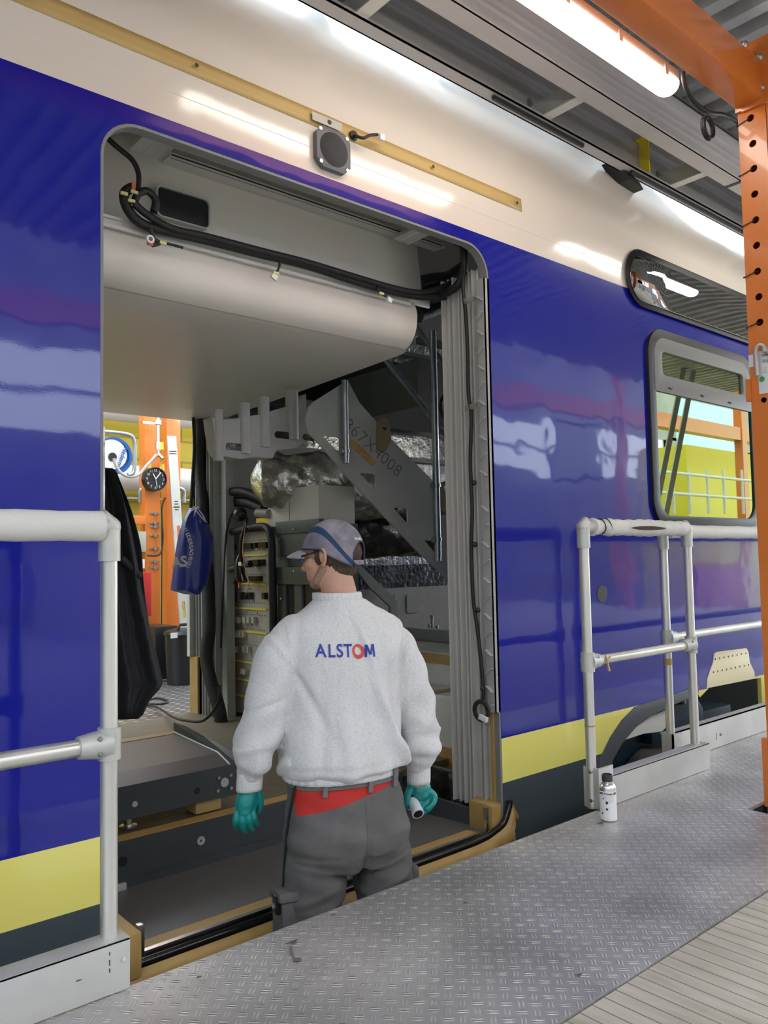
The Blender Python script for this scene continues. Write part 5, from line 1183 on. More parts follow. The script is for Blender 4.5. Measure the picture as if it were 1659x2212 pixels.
# corrugated deck above the platform
mb = MB(); ny = 0
vs_, fs = [], []; xs_ = []
x = -1.5
while x < 12:
    xs_ += [(x, 3.46), (x+.05, 3.46), (x+.065, 3.51), (x+.135, 3.51), (x+.15, 3.46)]; x += .17
for x, z in xs_:
    vs_ += [(x, -1.5, z), (x, 2.45, z)]
for i in range(len(xs_)-1): fs.append((2*i, 2*i+1, 2*i+3, 2*i+2))
mb.add(vs_, fs); tag(mb.build('deck_sheet', M['galvcor'], None, solid=.002), 'corrugated steel sheet of the upper deck over the work platform', 'sheet')

# ================================================================== ORANGE FRAME
of = thing('steel_column', 'orange perforated steel column at the right edge with black cable ties', 'column', (3.35, 1.43, 0))
xc0, xc1, yc0, yc1 = 3.30, 3.42, 1.372, 1.487
ztop = 3.02
holes = []
zc = [P(x, y, X=xc0) for x, y in ((1621, 255), (1626, 310), (1628, 364), (1630, 419), (1632, 475), (1634, 530), (1636, 586), (1639, 641), (1641, 696))]
v, f = [], []
mb = MB(); plateYZ(mb, [rrect(yc0, -.3, yc1, 2.98, .004, 2)] + [circ(q.y, q.z, .0150, 20) for q in zc], xc0+.003, .006)
mb.box((xc0+.001, yc0, -.3), (xc1, yc0+.005, 2.98)).box((xc0+.001, yc1-.005, -.3), (xc1, yc1, 2.98)).box((xc1-.005, yc0, -.3), (xc1, yc1, 2.98))
sh = mb.build('shaft', M['orange'], of)
for i in (0, 3, 5, 8):
    q = zc[i] if i != 3 else zc[2]
for i in (0, 2, 4, 6, 8):
    q = zc[i]; mb = MB(); e = Vector((xc0-.004, yc1+.003, q.z-.012)); mb.tube([q+Vector((.006, 0, 0)), q+Vector((-.004, .006, -.001)), e], .0022, 6); mb.ball(e, .0045, 8, 6); mb.build('cable_tie', M['black'], of)
mb = MB(); mb.box((xc0-.025, yc1-.012, -.02), (xc0, yc1+.012, .25)) ; mb.build('foot_gusset', M['orange'], of)
c_ = P(1650, 864, X=xc0); mb = MB(); mb.lathe(c_, (-1, 0, 0), [(0, .0), (.011, .0), (.012, .002), (.012, 0)], 16); mb.build('dimple', M['orange'], sh)
# door-like hook plate and label
a = P(1606, 822, X=xc0); b_ = P(1618, 868, X=xc0)
mb = MB(); mb.box((xc0-.01, yc1-.004, b_.z), (xc0+.01, yc1+.016, a.z)); mb.build('hinge_plate', M['orange'], of)
a = P(1617, 768, X=xc0-.001); b_ = P(1628, 792, X=xc0-.001); mb = MB(); mb.box((xc0-.002, b_.y, b_.z), (xc0-.0005, a.y, a.z)); mb.build('small_label', M['whitep'], of)
a = P(1636, 760, X=xc0-.001); b_ = P(1662, 848, X=xc0-.001); mb = MB(); mb.box((xc0-.002, b_.y-.02, b_.z), (xc0-.0005, a.y, a.z)); lbx = mb.build('inspection_label', M['whitep'], of)
text('0446', .014, frame_mtx(P(1653, 767, X=xc0-.0025), (0, -1, 0), (0, 0, 1)), M['black'], 'lettering', lbx)
mb = MB()
for k in range(7): q = P(1647+k*2.3, 780, X=xc0-.0025); mb.box(q-Vector((.0002, .0006+.0004*(k % 2), .007)), q+Vector((.0002, .0006, .007)))
for k in range(3): q = P(1651, 795+k*5, X=xc0-.0025); mb.box(q-Vector((.0002, .010, .0006)), q+Vector((.0002, .004, .0006)))
mb.build('printed_mark', M['black'], lbx)
mb = MB(); mb.disc(P(1646, 819, X=xc0-.002), (-1, 0, 0), .0115, .001, 20); mb.build('green_sticker', mat('green_sticker', (.06, .42, .14), .5), lbx)
mb = MB(); pth = smooth_path([P(x, y, X=xc0-.022) for x, y in ((1652, 762), (1649, 748), (1640, 746), (1633, 756), (1634, 785), (1636, 812))], 5); mb.tube([P(1655, 752, X=xc0)]+pth, .0085, 12); lab(mb.build('hook', M['alufit'], of), 'grey cast hook')
beam = thing('steel_beam', 'orange steel beam running along above the tube lamp into the column', 'beam', (1.2, 1.43, 2.86))
mb = MB(); mb.box((-2.5, yc0, 2.862), (xc0-.012, yc1, 3.02)); bsh = mb.build('beam_body', M['orange'], beam, bevel=.006)
mb = MB(); mb.box((xc0-.016, yc0-.0, 2.845), (xc0-.001, yc1+.004, 3.06)); mb.build('end_plate', M['orange'], beam, bevel=.002)
bm2 = thing('steel_beam', 'orange cross beam bolted to the column head at the upper right corner', 'beam', (3.36, .6, 2.86))
mb = MB(); mb.box((3.30, -1.2, 2.85), (3.42, yc0-.002, 3.02)); mb.box((3.285, yc0-.12, 2.84), (3.30, yc1-.02, 3.12)); bb2 = mb.build('beam_body', M['orange'], bm2, bevel=.003)
for x, y in ((1608, 97), (1640, 125), (1612, 160), (1644, 190)):
    q = P(x, y, X=3.284); mb = MB(); mb.lathe(q, (-1, 0, 0), [(.018, 0), (.018, .003), (.011, .003), (.011, .016), (.006, .016), (.006, .026), (0, .026)], 6, False); mb.build('bolt', M['silver'], bb2)
# black cable with coil
cp = thing('lamp_cable', 'black lamp cable with a tied coil hanging beside the orange column', 'cable', P(1533, 300, Y=1.56))
YC = 1.56
mb = MB(); mb.tube(smooth_path([P(x, y, Y=YC) for x, y in ((1476, 156), (1478, 180), (1495, 215), (1520, 236), (1536, 244), (1560, 247), (1585, 258), (1598, 268))], 6), .0085, 10); mb.build('run', M['cable'], cp)
for dx_, r_ in ((0, .043), (.006, .046)):
    c_ = P(1531, 276, Y=YC+dx_)
    mb = MB(); mb.tube([c_+Vector((r_*math.cos(t*.3)*.95, dx_, r_*math.sin(t*.3))) for t in range(22)], .0078, 10, cap=False); mb.build('coil', M['cable'], cp)

# ================================================================== TUBE LAMPS
YL_, ZL = 1.645, 2.935
def tube_lamp(x0, x1, label):
    t_ = thing('tube_lamp', label, 'lamp', ((x0+x1)/2, YL_, ZL+.05), 'tube lamps in a row over the platform')
    mb = MB(); n = 14; prof = []
    ring = []
    for k in range(n+1):
        a_ = math.pi + math.pi*k/n; ring.append((YL_+.052*math.cos(a_), ZL+.005+.045*math.sin(a_)))
    xs_ = [(x0+.008, .72), (x0, .86), (x0+.02, .97), (x0+.05, 1), (x1-.05, 1), (x1-.02, .97), (x1, .86), (x1-.008, .72)]
    vs_, fs = [], []
    for x, s_ in ((x0, .80), (x0+.012, .93), (x0+.03, 1), (x1-.03, 1), (x1-.012, .93), (x1, .80)):
        for (y, z) in ring: vs_.append((x, YL_+(y-YL_)*s_, ZL+.005+(z-ZL-.005)*s_))
    m_ = n+1
    for i in range(5):
        for k in range(n): a = i*m_+k; fs.append((a, a+1, a+1+m_, a+m_))
    fs.append(tuple(range(m_))); fs.append(tuple(reversed(range(5*m_, 6*m_)))); 
    for i in range(5): fs.append((i*m_, (i+1)*m_, (i+1)*m_+n, i*m_+n))
    mb.add(vs_, fs, True); mb.build('diffuser', M['lamp'], t_)
    mb = MB(); mb.box((x0+.01, YL_-.050, ZL+.008), (x1-.01, YL_+.050, ZL+.05)); hs = mb.build('housing', mat('lamp_housing', (.45, .44, .42), .5) if 'lamp_housing' not in bpy.data.materials else bpy.data.materials['lamp_housing'], t_, bevel=.008)
    for i in range(5):
        x = x0+.12+(x1-x0-.24)*i/4; mb = MB(); mb.box((x-.012, YL_-.056, ZL-.012), (x+.012, YL_-.050, ZL+.03)); mb.build('clip', M['aludull'], hs)
    mb = MB()
    for i in (0, 1): x = x0+.3+(x1-x0-.6)*i; mb = MB(); mb.tube([(x, YL_, ZL+.05), (x, YL_, 3.455)], .005, 8); mb.build('hanger', M['galv'], t_)
    return t_
xe = P(1447, 180, Y=YL_).x
tube_lamp(xe-1.55, xe, 'bright white tube lamp at the top, its rounded end beside the cable coil')
tube_lamp(xe+1.0, xe+2.55, 'second bright tube lamp further along, mirrored in the upper window')
tube_lamp(xe+3.55, xe+5.10, 'third bright tube lamp furthest along behind the orange column')

tl_ = thing('tube_lamp', 'added unseen tube lamp under the upper floor, brightening the train interior', 'lamp', (5.4, 3.0, 1.96))  # lamp added out of view behind the jamb to lift the interior light
mb = MB(); mb.box((5.36, 2.5, 1.94), (5.44, 3.9, 1.99)); mb.build('housing', bpy.data.materials['lamp_housing'], tl_)
mb = MB(); mb.tube([(5.4, 2.52, 1.925), (5.4, 3.88, 1.925)], .026, 14); mb.build('diffuser', mat('fill_lamp_diffuser', (1, 1, 1), .4, emis=(1, .95, .88), estr=26), tl_)
for x in (-.4, 2.0, 4.4):  # added lamps, out of view, sending more light in through the far door
    t2_ = thing('tube_lamp', 'added unseen tube lamp over the far platform, %s' % {-.4: 'left of the hose reel', 2.0: 'above the clock column', 4.4: 'hidden behind the train interior'}[x], 'lamp', (x+.75, 6.0, 3.0), 'added lamps over the far platform')
    mb = MB(); mb.box((x, 5.95, 2.97), (x+1.5, 6.05, 3.01)); mb.build('housing', bpy.data.materials['lamp_housing'], t2_)
    mb = MB(); mb.tube([(x+.03, 6.0, 2.95), (x+1.47, 6.0, 2.95)], .04, 14); mb.build('diffuser', M['lamp'], t2_)
    mb = MB(); mb.tube([(x+.3, 6.0, 3.0), (x+.3, 6.0, 7.2)], .005, 6); mb.build('hanger', M['galv'], t2_)
    mb = MB(); mb.tube([(x+1.2, 6.0, 3.0), (x+1.2, 6.0, 7.2)], .005, 6); mb.build('hanger', M['galv'], t2_)

# ================================================================== HALL BEHIND THE CAMERA, MIRRORED IN THE PAINT
# yellow machine house with a bright window
def block(x0, x1, y0, y1, z0, z1, m_): mb = MB(); return mb.box((x0, y0, z0), (x1, y1, z1))
yb = thing('yellow_cabin', 'yellow steel cabin across the hall, mirrored in the train window', 'cabin', (22, -6.5, -1.75))
a, b_ = MIR(1480, 960, -5.5), MIR(1615, 1090, -5.5)
mb = MB(); mb.box((a.x, -6.8, -1.75), (b_.x+3, -5.5, a.z)); mb.build('body', mat('cabin_yellow', (.75, .66, .05), .5), yb)
a2_, b2_ = MIR(1470, 895, -5.6), MIR(1586, 958, -5.6)
mb = MB(); mb.box((a2_.x, -5.75, a.z), (b2_.x, -5.6, a2_.z+.4)); mb.build('window', mat('cyan_skylight_panel', (.3, .8, .9), .4, emis=(.35, .85, 1), estr=1.6), yb)
for i, (px) in enumerate((1450, 1485, 1525, 1560, 1600)):
    p0, p1 = MIR(px, 1015, -3.5), MIR(px, 1110, -3.5)
    mb = MB(); mb.tube([(p0.x, -3.5, p1.z), (p0.x, -3.5, p0.z)], .03, 8)
    tag(mb.build('railing_post', M['whitep'], None), ('first', 'second', 'middle', 'fourth', 'last')[i]+' white railing post from the left as mirrored in the main train window', 'post', 'railing posts across the hall')
for y_ in (1020, 1065):
    p0, p1 = MIR(1440, y_, -3.5), MIR(1620, y_, -3.5); mb = MB(); mb.tube([(p0.x-1, -3.5, p0.z), (p1.x+1, -3.5, p0.z)], .03, 8); tag(mb.build('railing_bar', M['whitep'], None), 'white railing bar across the hall at %s height' % ('hand' if y_ == 1020 else 'knee'), 'railing')
for (xa, ya, xb, yb_) in ((1478, 780, 1418, 1075), (1498, 790, 1440, 1085)):
    p0, p1 = MIR(xa, ya, -.8), MIR(xb, yb_, -.8); mb = MB(); d = (p1-p0); mb.tube([p0-d*.25, p1+d*.3], .045, 4); tag(mb.build('lift_arm', M['aludull'], None), ('upper' if xa == 1478 else 'lower')+' aluminium lifting arm leaning across the aisle, mirrored in the window', 'arm')
for i, x in enumerate((-1.5, 3.5, 8.5, 13.5, 18.5)):
    mb = MB(); mb.box((x, -4.2, -1.75), (x+.22, -4.0, 6.9)); tag(mb.build('hall_column', M['orange'], None), 'orange hall column across the aisle behind the camera', 'column', 'hall columns behind the camera')
for z in (3.6, 5.6):
    mb = MB(); mb.box((-8, -4.25, z), (25, -4.02, z+.3)); tag(mb.build('hall_beam', M['orange'], None), 'orange longitudinal beam across the hall at %s level' % ('upper' if z > 4 else 'lower'), 'beam')
p0 = MIR(1560, 1260, -5); mb = MB(); mb.box((p0.x-1.2, -5.4, p0.z-.9), (p0.x+1.4, -5, p0.z+.5)); tag(mb.build('red_cabinet', M['red'], None), 'red cabinet across the hall, mirrored in the blue side', 'cabinet')
mb = MB(); mb.box((4.0, -8.2, -1.75), (7.5, -6.5, 1.2)); tag(mb.build('white_container', M['inner_white'], None), 'white container standing across the hall', 'container')
mb = MB(); mb.box((-3, -7.9, -1.75), (1.5, -6.6, 1.6)); tag(mb.build('grey_container', M['aludull'], None), 'grey container standing across the hall', 'container')

# ================================================================== THE WORKER
PC = Vector((1.655, 2.115, 0)); PA = R_(18)
PM = Matrix.Translation(PC) @ Matrix.Rotation(-PA, 4, 'Z')      # local +y = the way he faces, +x = his right hand
ZF = -.72
def remesh(mbs, voxel, it=2, disp=None, name='m'):
    """join closed shapes into one continuous skin"""
    me = bpy.data.meshes.new(name); V, F = [], []
    for m_ in mbs:
        o = len(V); V += m_.v; F += [tuple(i+o for i in f_) for f_ in m_.f]
    me.from_pydata(V, [], F); bm = bmesh.new(); bm.from_mesh(me); bmesh.ops.recalc_face_normals(bm, faces=bm.faces); bm.to_mesh(me); bm.free()
    ob = bpy.data.objects.new(name, me); COL.objects.link(ob)
    md = ob.modifiers.new('r', 'REMESH'); md.mode = 'VOXEL'; md.voxel_size = voxel
    if it: sm_ = ob.modifiers.new('s', 'SMOOTH'); sm_.iterations = it; sm_.factor = .5
    dg = bpy.context.evaluated_depsgraph_get(); out = bpy.data.meshes.new_from_object(ob.evaluated_get(dg))
    bpy.data.objects.remove(ob); bpy.data.meshes.remove(me)
    if disp:
        out.update(); nn = [v_.normal.copy() for v_ in out.vertices]
        for v_, n_ in zip(out.vertices, nn): v_.co += n_*disp(v_.co, n_)
    for p_ in out.polygons: p_.use_smooth = True
    return out
def place(me, name, m_, parent):
    me.transform(PM); me.name = name
    o = bpy.data.objects.new(name, me); COL.objects.link(o); me.materials.append(m_)
    if parent: o.parent = parent; o.location = -W0[parent.name]
    W0[o.name] = Vector((0, 0, 0)); return o
def ell(rings, n=40):
    m_ = MB(); v_, f_ = loft(rings, n); m_.add(v_, f_, True); return m_
def limb(pts, rs, n=24, sq=1.0):
    m_ = MB(); k = 5; P_ = smooth_path(pts, k); R2 = []
    for i in range(len(rs)-1):
        for j in range(k): t = j/k; t = t*t*(3-2*t); R2.append(rs[i]*(1-t)+rs[i+1]*t)
    R2.append(rs[-1]); m_.tube(P_, R2, n, sq=sq); m_.ball(P_[0], R2[0]*.99, 20, 12); m_.ball(P_[-1], R2[-1]*.99, 20, 12); return m_
skin = mat('skin', (.56, .31, .215), .5, noise=.08, nscale=30, bump=.05, bscale=220)
skin.node_tree.nodes['Principled BSDF'].inputs['Subsurface Weight'].default_value = .12
skin.node_tree.nodes['Principled BSDF'].inputs['Subsurface Radius'].default_value = (.01, .004, .002)

# --- head (own frame: face looks along +y), turned to his left
HC = Vector((-.052, .015, 1.015)); HA = R_(42)
HM = Matrix.Translation(HC) @ Matrix.Rotation(HA, 4, 'Z') @ Matrix.Rotation(R_(-6), 4, 'X')
def hp(m_):
    m_.v = [tuple(HM @ Vector(p)) for p in m_.v]; return m_
def headparts():
    L = []
    m_ = MB(); m_.ball((0, -.012, .022), (.076, .094, .086), 32, 20); L.append(m_)
    m_ = MB(); m_.ball((0, .030, -.030), (.060, .062, .080), 28, 18); L.append(m_)
    m_ = MB(); m_.ball((0, .042, -.078), (.040, .040, .032), 24, 14); L.append(m_)
    m_ = MB(); m_.ball((0, .068, -.088), (.020, .018, .018), 20, 12); L.append(m_)
    for s_ in (-1, 1):
        m_ = MB(); m_.ball((.040*s_, .048, -.022), (.026, .028, .026), 18, 12); L.append(m_)
        m_ = MB(); m_.tube([(.050*s_, -.002, -.050), (.044*s_, .03, -.082), (.02*s_, .062, -.092)], [.020, .018, .016], 14); m_.ball((.050*s_, -.002, -.050), .020); L.append(m_)
        m_ = MB(); m_.ball((.026*s_, .078, .006), (.020, .012, .010), 16, 10); L.append(m_)
    m_ = MB(); m_.tube([(0, .080, .012), (0, .098, -.014), (0, .106, -.030), (0, .094, -.038)], [.008, .009, .013, .008], 14); m_.ball((0, .104, -.030), .0125); L.append(m_)
    m_ = MB(); m_.tube([(-.022, .080, -.058), (0, .092, -.056), (.022, .080, -.058)], [.006, .0085, .006], 12); L.append(m_)
    m_ = MB(); m_.tube([(-.020, .080, -.067), (0, .090, -.068), (.020, .080, -.067)], [.006, .0085, .006], 12); L.append(m_)
    m_ = MB(); m_.tube([(-.045, .070, .022), (-.02, .088, .026), (.02, .088, .026), (.045, .070, .022)], [.008, .011, .011, .008], 12); L.append(m_)
    for s_ in (-1, 1):
        ear = [(.076*s_, -.008, .012), (.086*s_, -.022, .018), (.088*s_, -.030, .004), (.084*s_, -.026, -.018), (.076*s_, -.012, -.034), (.074*s_, -.006, -.030)]
        m_ = MB(); m_.tube(smooth_path(ear, 5), .0055, 12); L.append(m_)
        m_ = MB(); m_.ball((.077*s_, -.014, -.006), (.006, .014, .022), 14, 10); L.append(m_)
    return [hp(q) for q in L]
neck = limb([(-.030, -.012, .80), (-.032, -.015, .88), (-.045, -.004, .955), (-.05, .0, 1.0)], [.075, .058, .056, .058], 28)
# simple continuous body under the clothes
torso0 = ell([((-.02, 0, .12), .13, .09, 2.2), ((-.02, 0, .30), .135, .09, 2.2), ((-.02, 0, .5), .15, .10, 2.3), ((-.025, .0, .68), .165, .10, 2.4), ((-.028, 0, .78), .12, .08, 2.2), ((-.03, 0, .83), .07, .06, 2)], 32)
armsL = [(-.185, 0, .755), (-.255, -.01, .60), (-.300, -.005, .47), (-.326, .02, .34), (-.331, .032, .28)]
armsR = [(.140, 0, .745), (.205, -.01, .58), (.245, -.005, .44), (.262, .02, .30), (.262, .035, .225)]
legL = [(-.115, 0, .10), (-.135, .0, -.10), (-.150, .0, -.25), (-.155, -.02, -.50), (-.155, -.02, -.66)]
legR = [(.08, 0, .10), (.105, .0, -.10), (.115, .0, -.25), (.12, -.02, -.50), (.12, -.02, -.66)]
body = headparts() + [neck, torso0] + [limb(armsL, [.05, .042, .038, .03, .027], 18), limb(armsR, [.05, .042, .038, .03, .027], 18), limb(legL, [.075, .07, .05, .045, .035], 20), limb(legR, [.075, .07, .05, .045, .035], 20)]
bm_ = remesh(body, .0042, 1)
pz = place(bm_, 'person', skin, None)
tag(pz, 'person in grey sweatshirt, work trousers and cap standing at the train doorway', 'person')

# --- sweatshirt
def fold(co, c, d, wd, amp, ln):
    """a soft ridge near point c running along d, in the x-z plane"""
    v_ = Vector((co.x-c[0], co.z-c[1])); D = Vector(d).normalized(); a_ = v_.dot(D); t_ = v_.dot(Vector((-D.y, D.x)))
    return amp*math.exp(-(t_/wd)**2)*math.exp(-(a_/ln)**2)
def shirt_disp(co, n_):
    x, y, z = co; d = 0
    back = 1 if y < .03 else .3
    # big drape folds on the back
    for c, dr, wd, am, ln in (((.10, .46), (.42, -1), .018, .012, .16), ((.155, .36), (.9, -1), .022, .014, .10), ((.05, .52), (.25, -1), .022, -.007, .2), ((.12, .50), (.22, -1), .025, -.007, .22),
                              ((-.06, .40), (.10, -1), .03, .006, .16), ((-.14, .45), (-.05, -1), .025, -.005, .2), ((.01, .74), (.35, -1), .012, .005, .09), ((-.09, .79), (-1, -.5), .02, -.003, .08),
                              ((-.20, .63), (.5, -1), .016, -.010, .13), ((-.235, .70), (.6, -1), .014, .008, .08), ((.155, .66), (-.35, -1), .014, -.010, .11), ((.13, .71), (-.7, -1), .014, .006, .07), ((-.30, .55), (1, .35), .012, -.006, .06),
                              ((.02, .335), (1, .05), .02, .008, .25)):
        d += back*fold(co, c, dr, wd*.85, am, ln)
    # sleeve creases
    if x < -.225 or x > .185:
        s_ = -1 if x < 0 else 1
        d += .0022*math.sin(z*62 + x*26*s_ + 2*math.sin(y*30))*max(0, min(1, (.62-z)/.2))
        d += .0020*math.sin(z*38 - x*60)
        if z < .42: d += .0020*math.sin(z*95 + y*40)
    d *= 1.8
    d += .0022*math.sin(x*31+z*11)*math.sin(z*23+1) + .0016*math.sin(x*55-z*37+y*20)
    return d
torso = ell([((-.038, .000, .322), .190, .128, 2.5), ((-.036, -.004, .338), .200, .148, 2.4), ((-.034, -.008, .365), .206, .158, 2.4), ((-.032, -.006, .43), .202, .153, 2.4), ((-.029, 0, .52), .197, .146, 2.4), ((-.026, .0, .62), .200, .142, 2.5),
             ((-.026, .0, .70), .206, .136, 2.6), ((-.024, .0, .76), .204, .122, 2.4), ((-.024, -.002, .795), .188, .108, 2.3), ((-.026, -.004, .825), .155, .094, 2.2), ((-.030, -.006, .852), .116, .083, 2.1), ((-.034, -.008, .872), .086, .076, 2.0)], 56)
sl_l = limb([(-.170, 0, .755), (-.228, -.004, .68), (-.270, -.008, .58), (-.298, -.008, .48), (-.313, .0, .42), (-.322, .010, .375), (-.327, .020, .345)], [.076, .082, .076, .070, .069, .062, .044], 32)
sl_r = limb([(.130, 0, .745), (.178, -.004, .665), (.216, -.008, .565), (.246, -.008, .46), (.260, .0, .38), (.263, .012, .335), (.262, .025, .300)], [.074, .080, .072, .067, .065, .058, .044], 32)
me_ = remesh([torso, sl_l, sl_r], .0052, 4, shirt_disp)
sw = place(me_, 'sweatshirt', M['fleece'], pz); lab(sw, 'light grey marl sweatshirt with company name on the back')
def ribring(c, rx, ry, z0, z1, name, tilt=(0, 0), th=.0):
    rg = []; n_ = 7
    for i in range(n_):
        t = i/(n_-1); k = 1+.02*math.sin(math.pi*t); rg.append(((c[0]+tilt[0]*t, c[1]+tilt[1]*t, z0+(z1-z0)*t), rx*k, ry*k, 2.2, (lambda a_: 1+.010*math.sin(a_*34))))
    m_ = ell(rg, 140); me2 = bpy.data.meshes.new(name); me2.from_pydata(m_.v, [], m_.f)
    for p_ in me2.polygons: p_.use_smooth = len(p_.vertices) == 4
    return place(me2, name, M['fleece'], sw)
ribring((-.034, -.002), .190, .136, .300, .345, 'waistband', (-.002, 0))
ribring((-.331, .030), .040, .035, .278, .335, 'cuff', (.003, -.006))
ribring((.263, .034), .040, .035, .226, .292, 'cuff', (-.001, -.006))
ribring((-.036, -.008), .080, .073, .860, .893, 'collar', (-.003, .003))
# print on the back
def project_back(o_me, off=.0022):
    """lay flat lettering on the back of the sweatshirt"""
    dg = bpy.context.evaluated_depsgraph_get(); inv = PM.inverted()
    from mathutils.bvhtree import BVHTree
    bv = BVHTree.FromPolygons([tuple(inv @ v_.co) for v_ in sw.data.vertices], [tuple(p_.vertices) for p_ in sw.data.polygons])
    for v_ in o_me.vertices:
        h_ = bv.ray_cast(Vector((v_.co.x, -.6, v_.co.z)), Vector((0, 1, 0)))
        if h_[0] is not None: v_.co.y = h_[0].y-off+v_.co.y
def flattext(s_, size, cx, cz, m_, name, bold, rot=0., sx=1.0, spacing=1.0):
    cu = bpy.data.curves.new('t', 'FONT'); cu.body = s_; cu.size = size; cu.offset = bold; cu.align_x = 'LEFT'; cu.align_y = 'CENTER'; cu.space_character = spacing; cu.resolution_u = 4
    ob = bpy.data.objects.new('t', cu); COL.objects.link(ob); dg = bpy.context.evaluated_depsgraph_get(); me2 = bpy.data.meshes.new_from_object(ob.evaluated_get(dg)); bpy.data.objects.remove(ob)
    bm = bmesh.new(); bm.from_mesh(me2); bmesh.ops.triangulate(bm, faces=bm.faces[:])
    for _ in range(3):
        es = [e for e in bm.edges if e.calc_length() > .006]
        if es: bmesh.ops.subdivide_edges(bm, edges=es, cuts=1); bmesh.ops.triangulate(bm, faces=[f_ for f_ in bm.faces if len(f_.verts) > 3])
    bm.to_mesh(me2); bm.free()
    w_ = max(v_.co.x for v_ in me2.vertices)
    c_, s2 = math.cos(rot), math.sin(rot)
    for v_ in me2.vertices: x, y = v_.co.x*sx, v_.co.y; v_.co = (cx+x*c_-y*s2, 0, cz+x*s2+y*c_)
    project_back(me2); return place(me2, name, m_, sw), w_*sx
navyp = mat('print_navy', (.025, .04, .30), .6); redp = mat('print_red', (.62, .05, .04), .6)
# aim: the logo spans two pixels on the back
lo = PM.inverted() @ P(684, 1409, Y=PC.y-.10); hi = PM.inverted() @ P(811, 1405, Y=PC.y-.14)
def backpt(x, y):
    """pixel -> (x, z) on the back plane of the shirt"""
    d = PM.inverted().to_3x3() @ ray(x, y); o_ = PM.inverted() @ CAM
    t = (-.135-o_.y)/d.y; q = o_+d*t; return q.x, q.z
x0, z0 = backpt(684, 1408); x1, z1 = backpt(811, 1406); Wd = x1-x0; rot = math.atan2(z1-z0, x1-x0)
hgt = backpt(745, 1391)[1]-backpt(745, 1419)[1]
szz = hgt/.70*.98
def seg(s_, t0, t1, m_):
    cx = x0+Wd*t0; o_, w_ = flattext(s_, szz, cx, z0+(z1-z0)*t0, m_, 'printed_name', .0016, rot); return o_, w_
# spread the letters so the whole word fills the span
cu_w = {}
for s_, t0, t1 in (('A', .0, .175), ('L', .205, .315), ('S', .335, .445), ('T', .455, .60)):
    cu = bpy.data.curves.new('t', 'FONT'); cu.body = s_; cu.size = szz; cu.offset = .0010 if s_ != 'M' else .0004; ob = bpy.data.objects.new('t', cu); COL.objects.link(ob)
    me2 = bpy.data.meshes.new_from_object(ob.evaluated_get(bpy.context.evaluated_depsgraph_get())); xs_ = [v_.co.x for v_ in me2.vertices]; bpy.data.objects.remove(ob); bpy.data.meshes.remove(me2)
    a_, b_ = min(xs_), max(xs_); sx = Wd*(t1-t0)/(b_-a_); flattext(s_, szz, x0+Wd*t0-a_*sx, z0+(z1-z0)*t0, navyp, 'printed_name', .0010 if s_ != 'M' else .0004, rot, sx)
def letterM(xa, xb):
    h_ = szz*.70; st_ = h_*.20; W_ = xb-xa
    polys = [[(0, 0), (st_, 0), (st_*1.15, h_), (.02*W_, h_)], [(W_-st_, 0), (W_, 0), (W_*.98, h_), (W_-st_*1.15, h_)],
             [(.02*W_, h_), (st_*1.25, h_), (W_*.5+st_*.45, h_*.18), (W_*.5-st_*.45, h_*.18)], [(W_-st_*1.25, h_), (W_*.98, h_), (W_*.5+st_*.45, h_*.18), (W_*.5-st_*.45, h_*.18)]]
    V, F = [], []
    for pl_ in polys:
        n_ = 8
        for i in range(n_+1):
            t = i/n_; a = Vector(pl_[0]).lerp(Vector(pl_[3]), t); b = Vector(pl_[1]).lerp(Vector(pl_[2]), t); o = len(V)
            for q in (a, (a+b)/2, b): V.append((x0+xa*math.cos(rot)+q.x, 0, z0+(z1-z0)*(xa/Wd)-h_/2+q.y))
            if i: F += [(o-3, o-2, o+1, o), (o-2, o-1, o+2, o+1)]
    me2 = bpy.data.meshes.new('m'); me2.from_pydata(V, [], F); project_back(me2); place(me2, 'printed_name', navyp, sw)
letterM(Wd*.815, Wd)
def swirl(cx, cz, r0, r1, a0, a1, off):
    vs_, fs = [], []; n_ = 40
    for i in range(n_+1):
        t = i/n_; a_ = a0+(a1-a0)*t; w_ = math.sin(math.pi*t)**.5
        for k in range(3): r_ = r0+(r1-r0)*(.5+(k/2-.5)*max(.15, w_)); vs_.append((cx+off[0]*w_+r_*math.cos(a_), 0, cz+off[1]*w_+r_*1.08*math.sin(a_)))
    for i in range(n_):
        for k in range(2): a = i*3+k; fs.append((a, a+1, a+4, a+3))
    me2 = bpy.data.meshes.new('ring'); me2.from_pydata(vs_, [], fs); project_back(me2, .0028); return place(me2, 'printed_ring', redp, sw)
ocx, ocz = x0+Wd*.700, z0+(z1-z0)*.7+.001
rO = hgt*.50
swirl(ocx, ocz, rO*.60, rO*1.0, R_(60), R_(395), (0, 0)); swirl(ocx, ocz, rO*.72, rO*1.12, R_(200), R_(410), (.001, -.001)); swirl(ocx, ocz, rO*.55, rO*.95, R_(-40), R_(150), (-.001, .001))

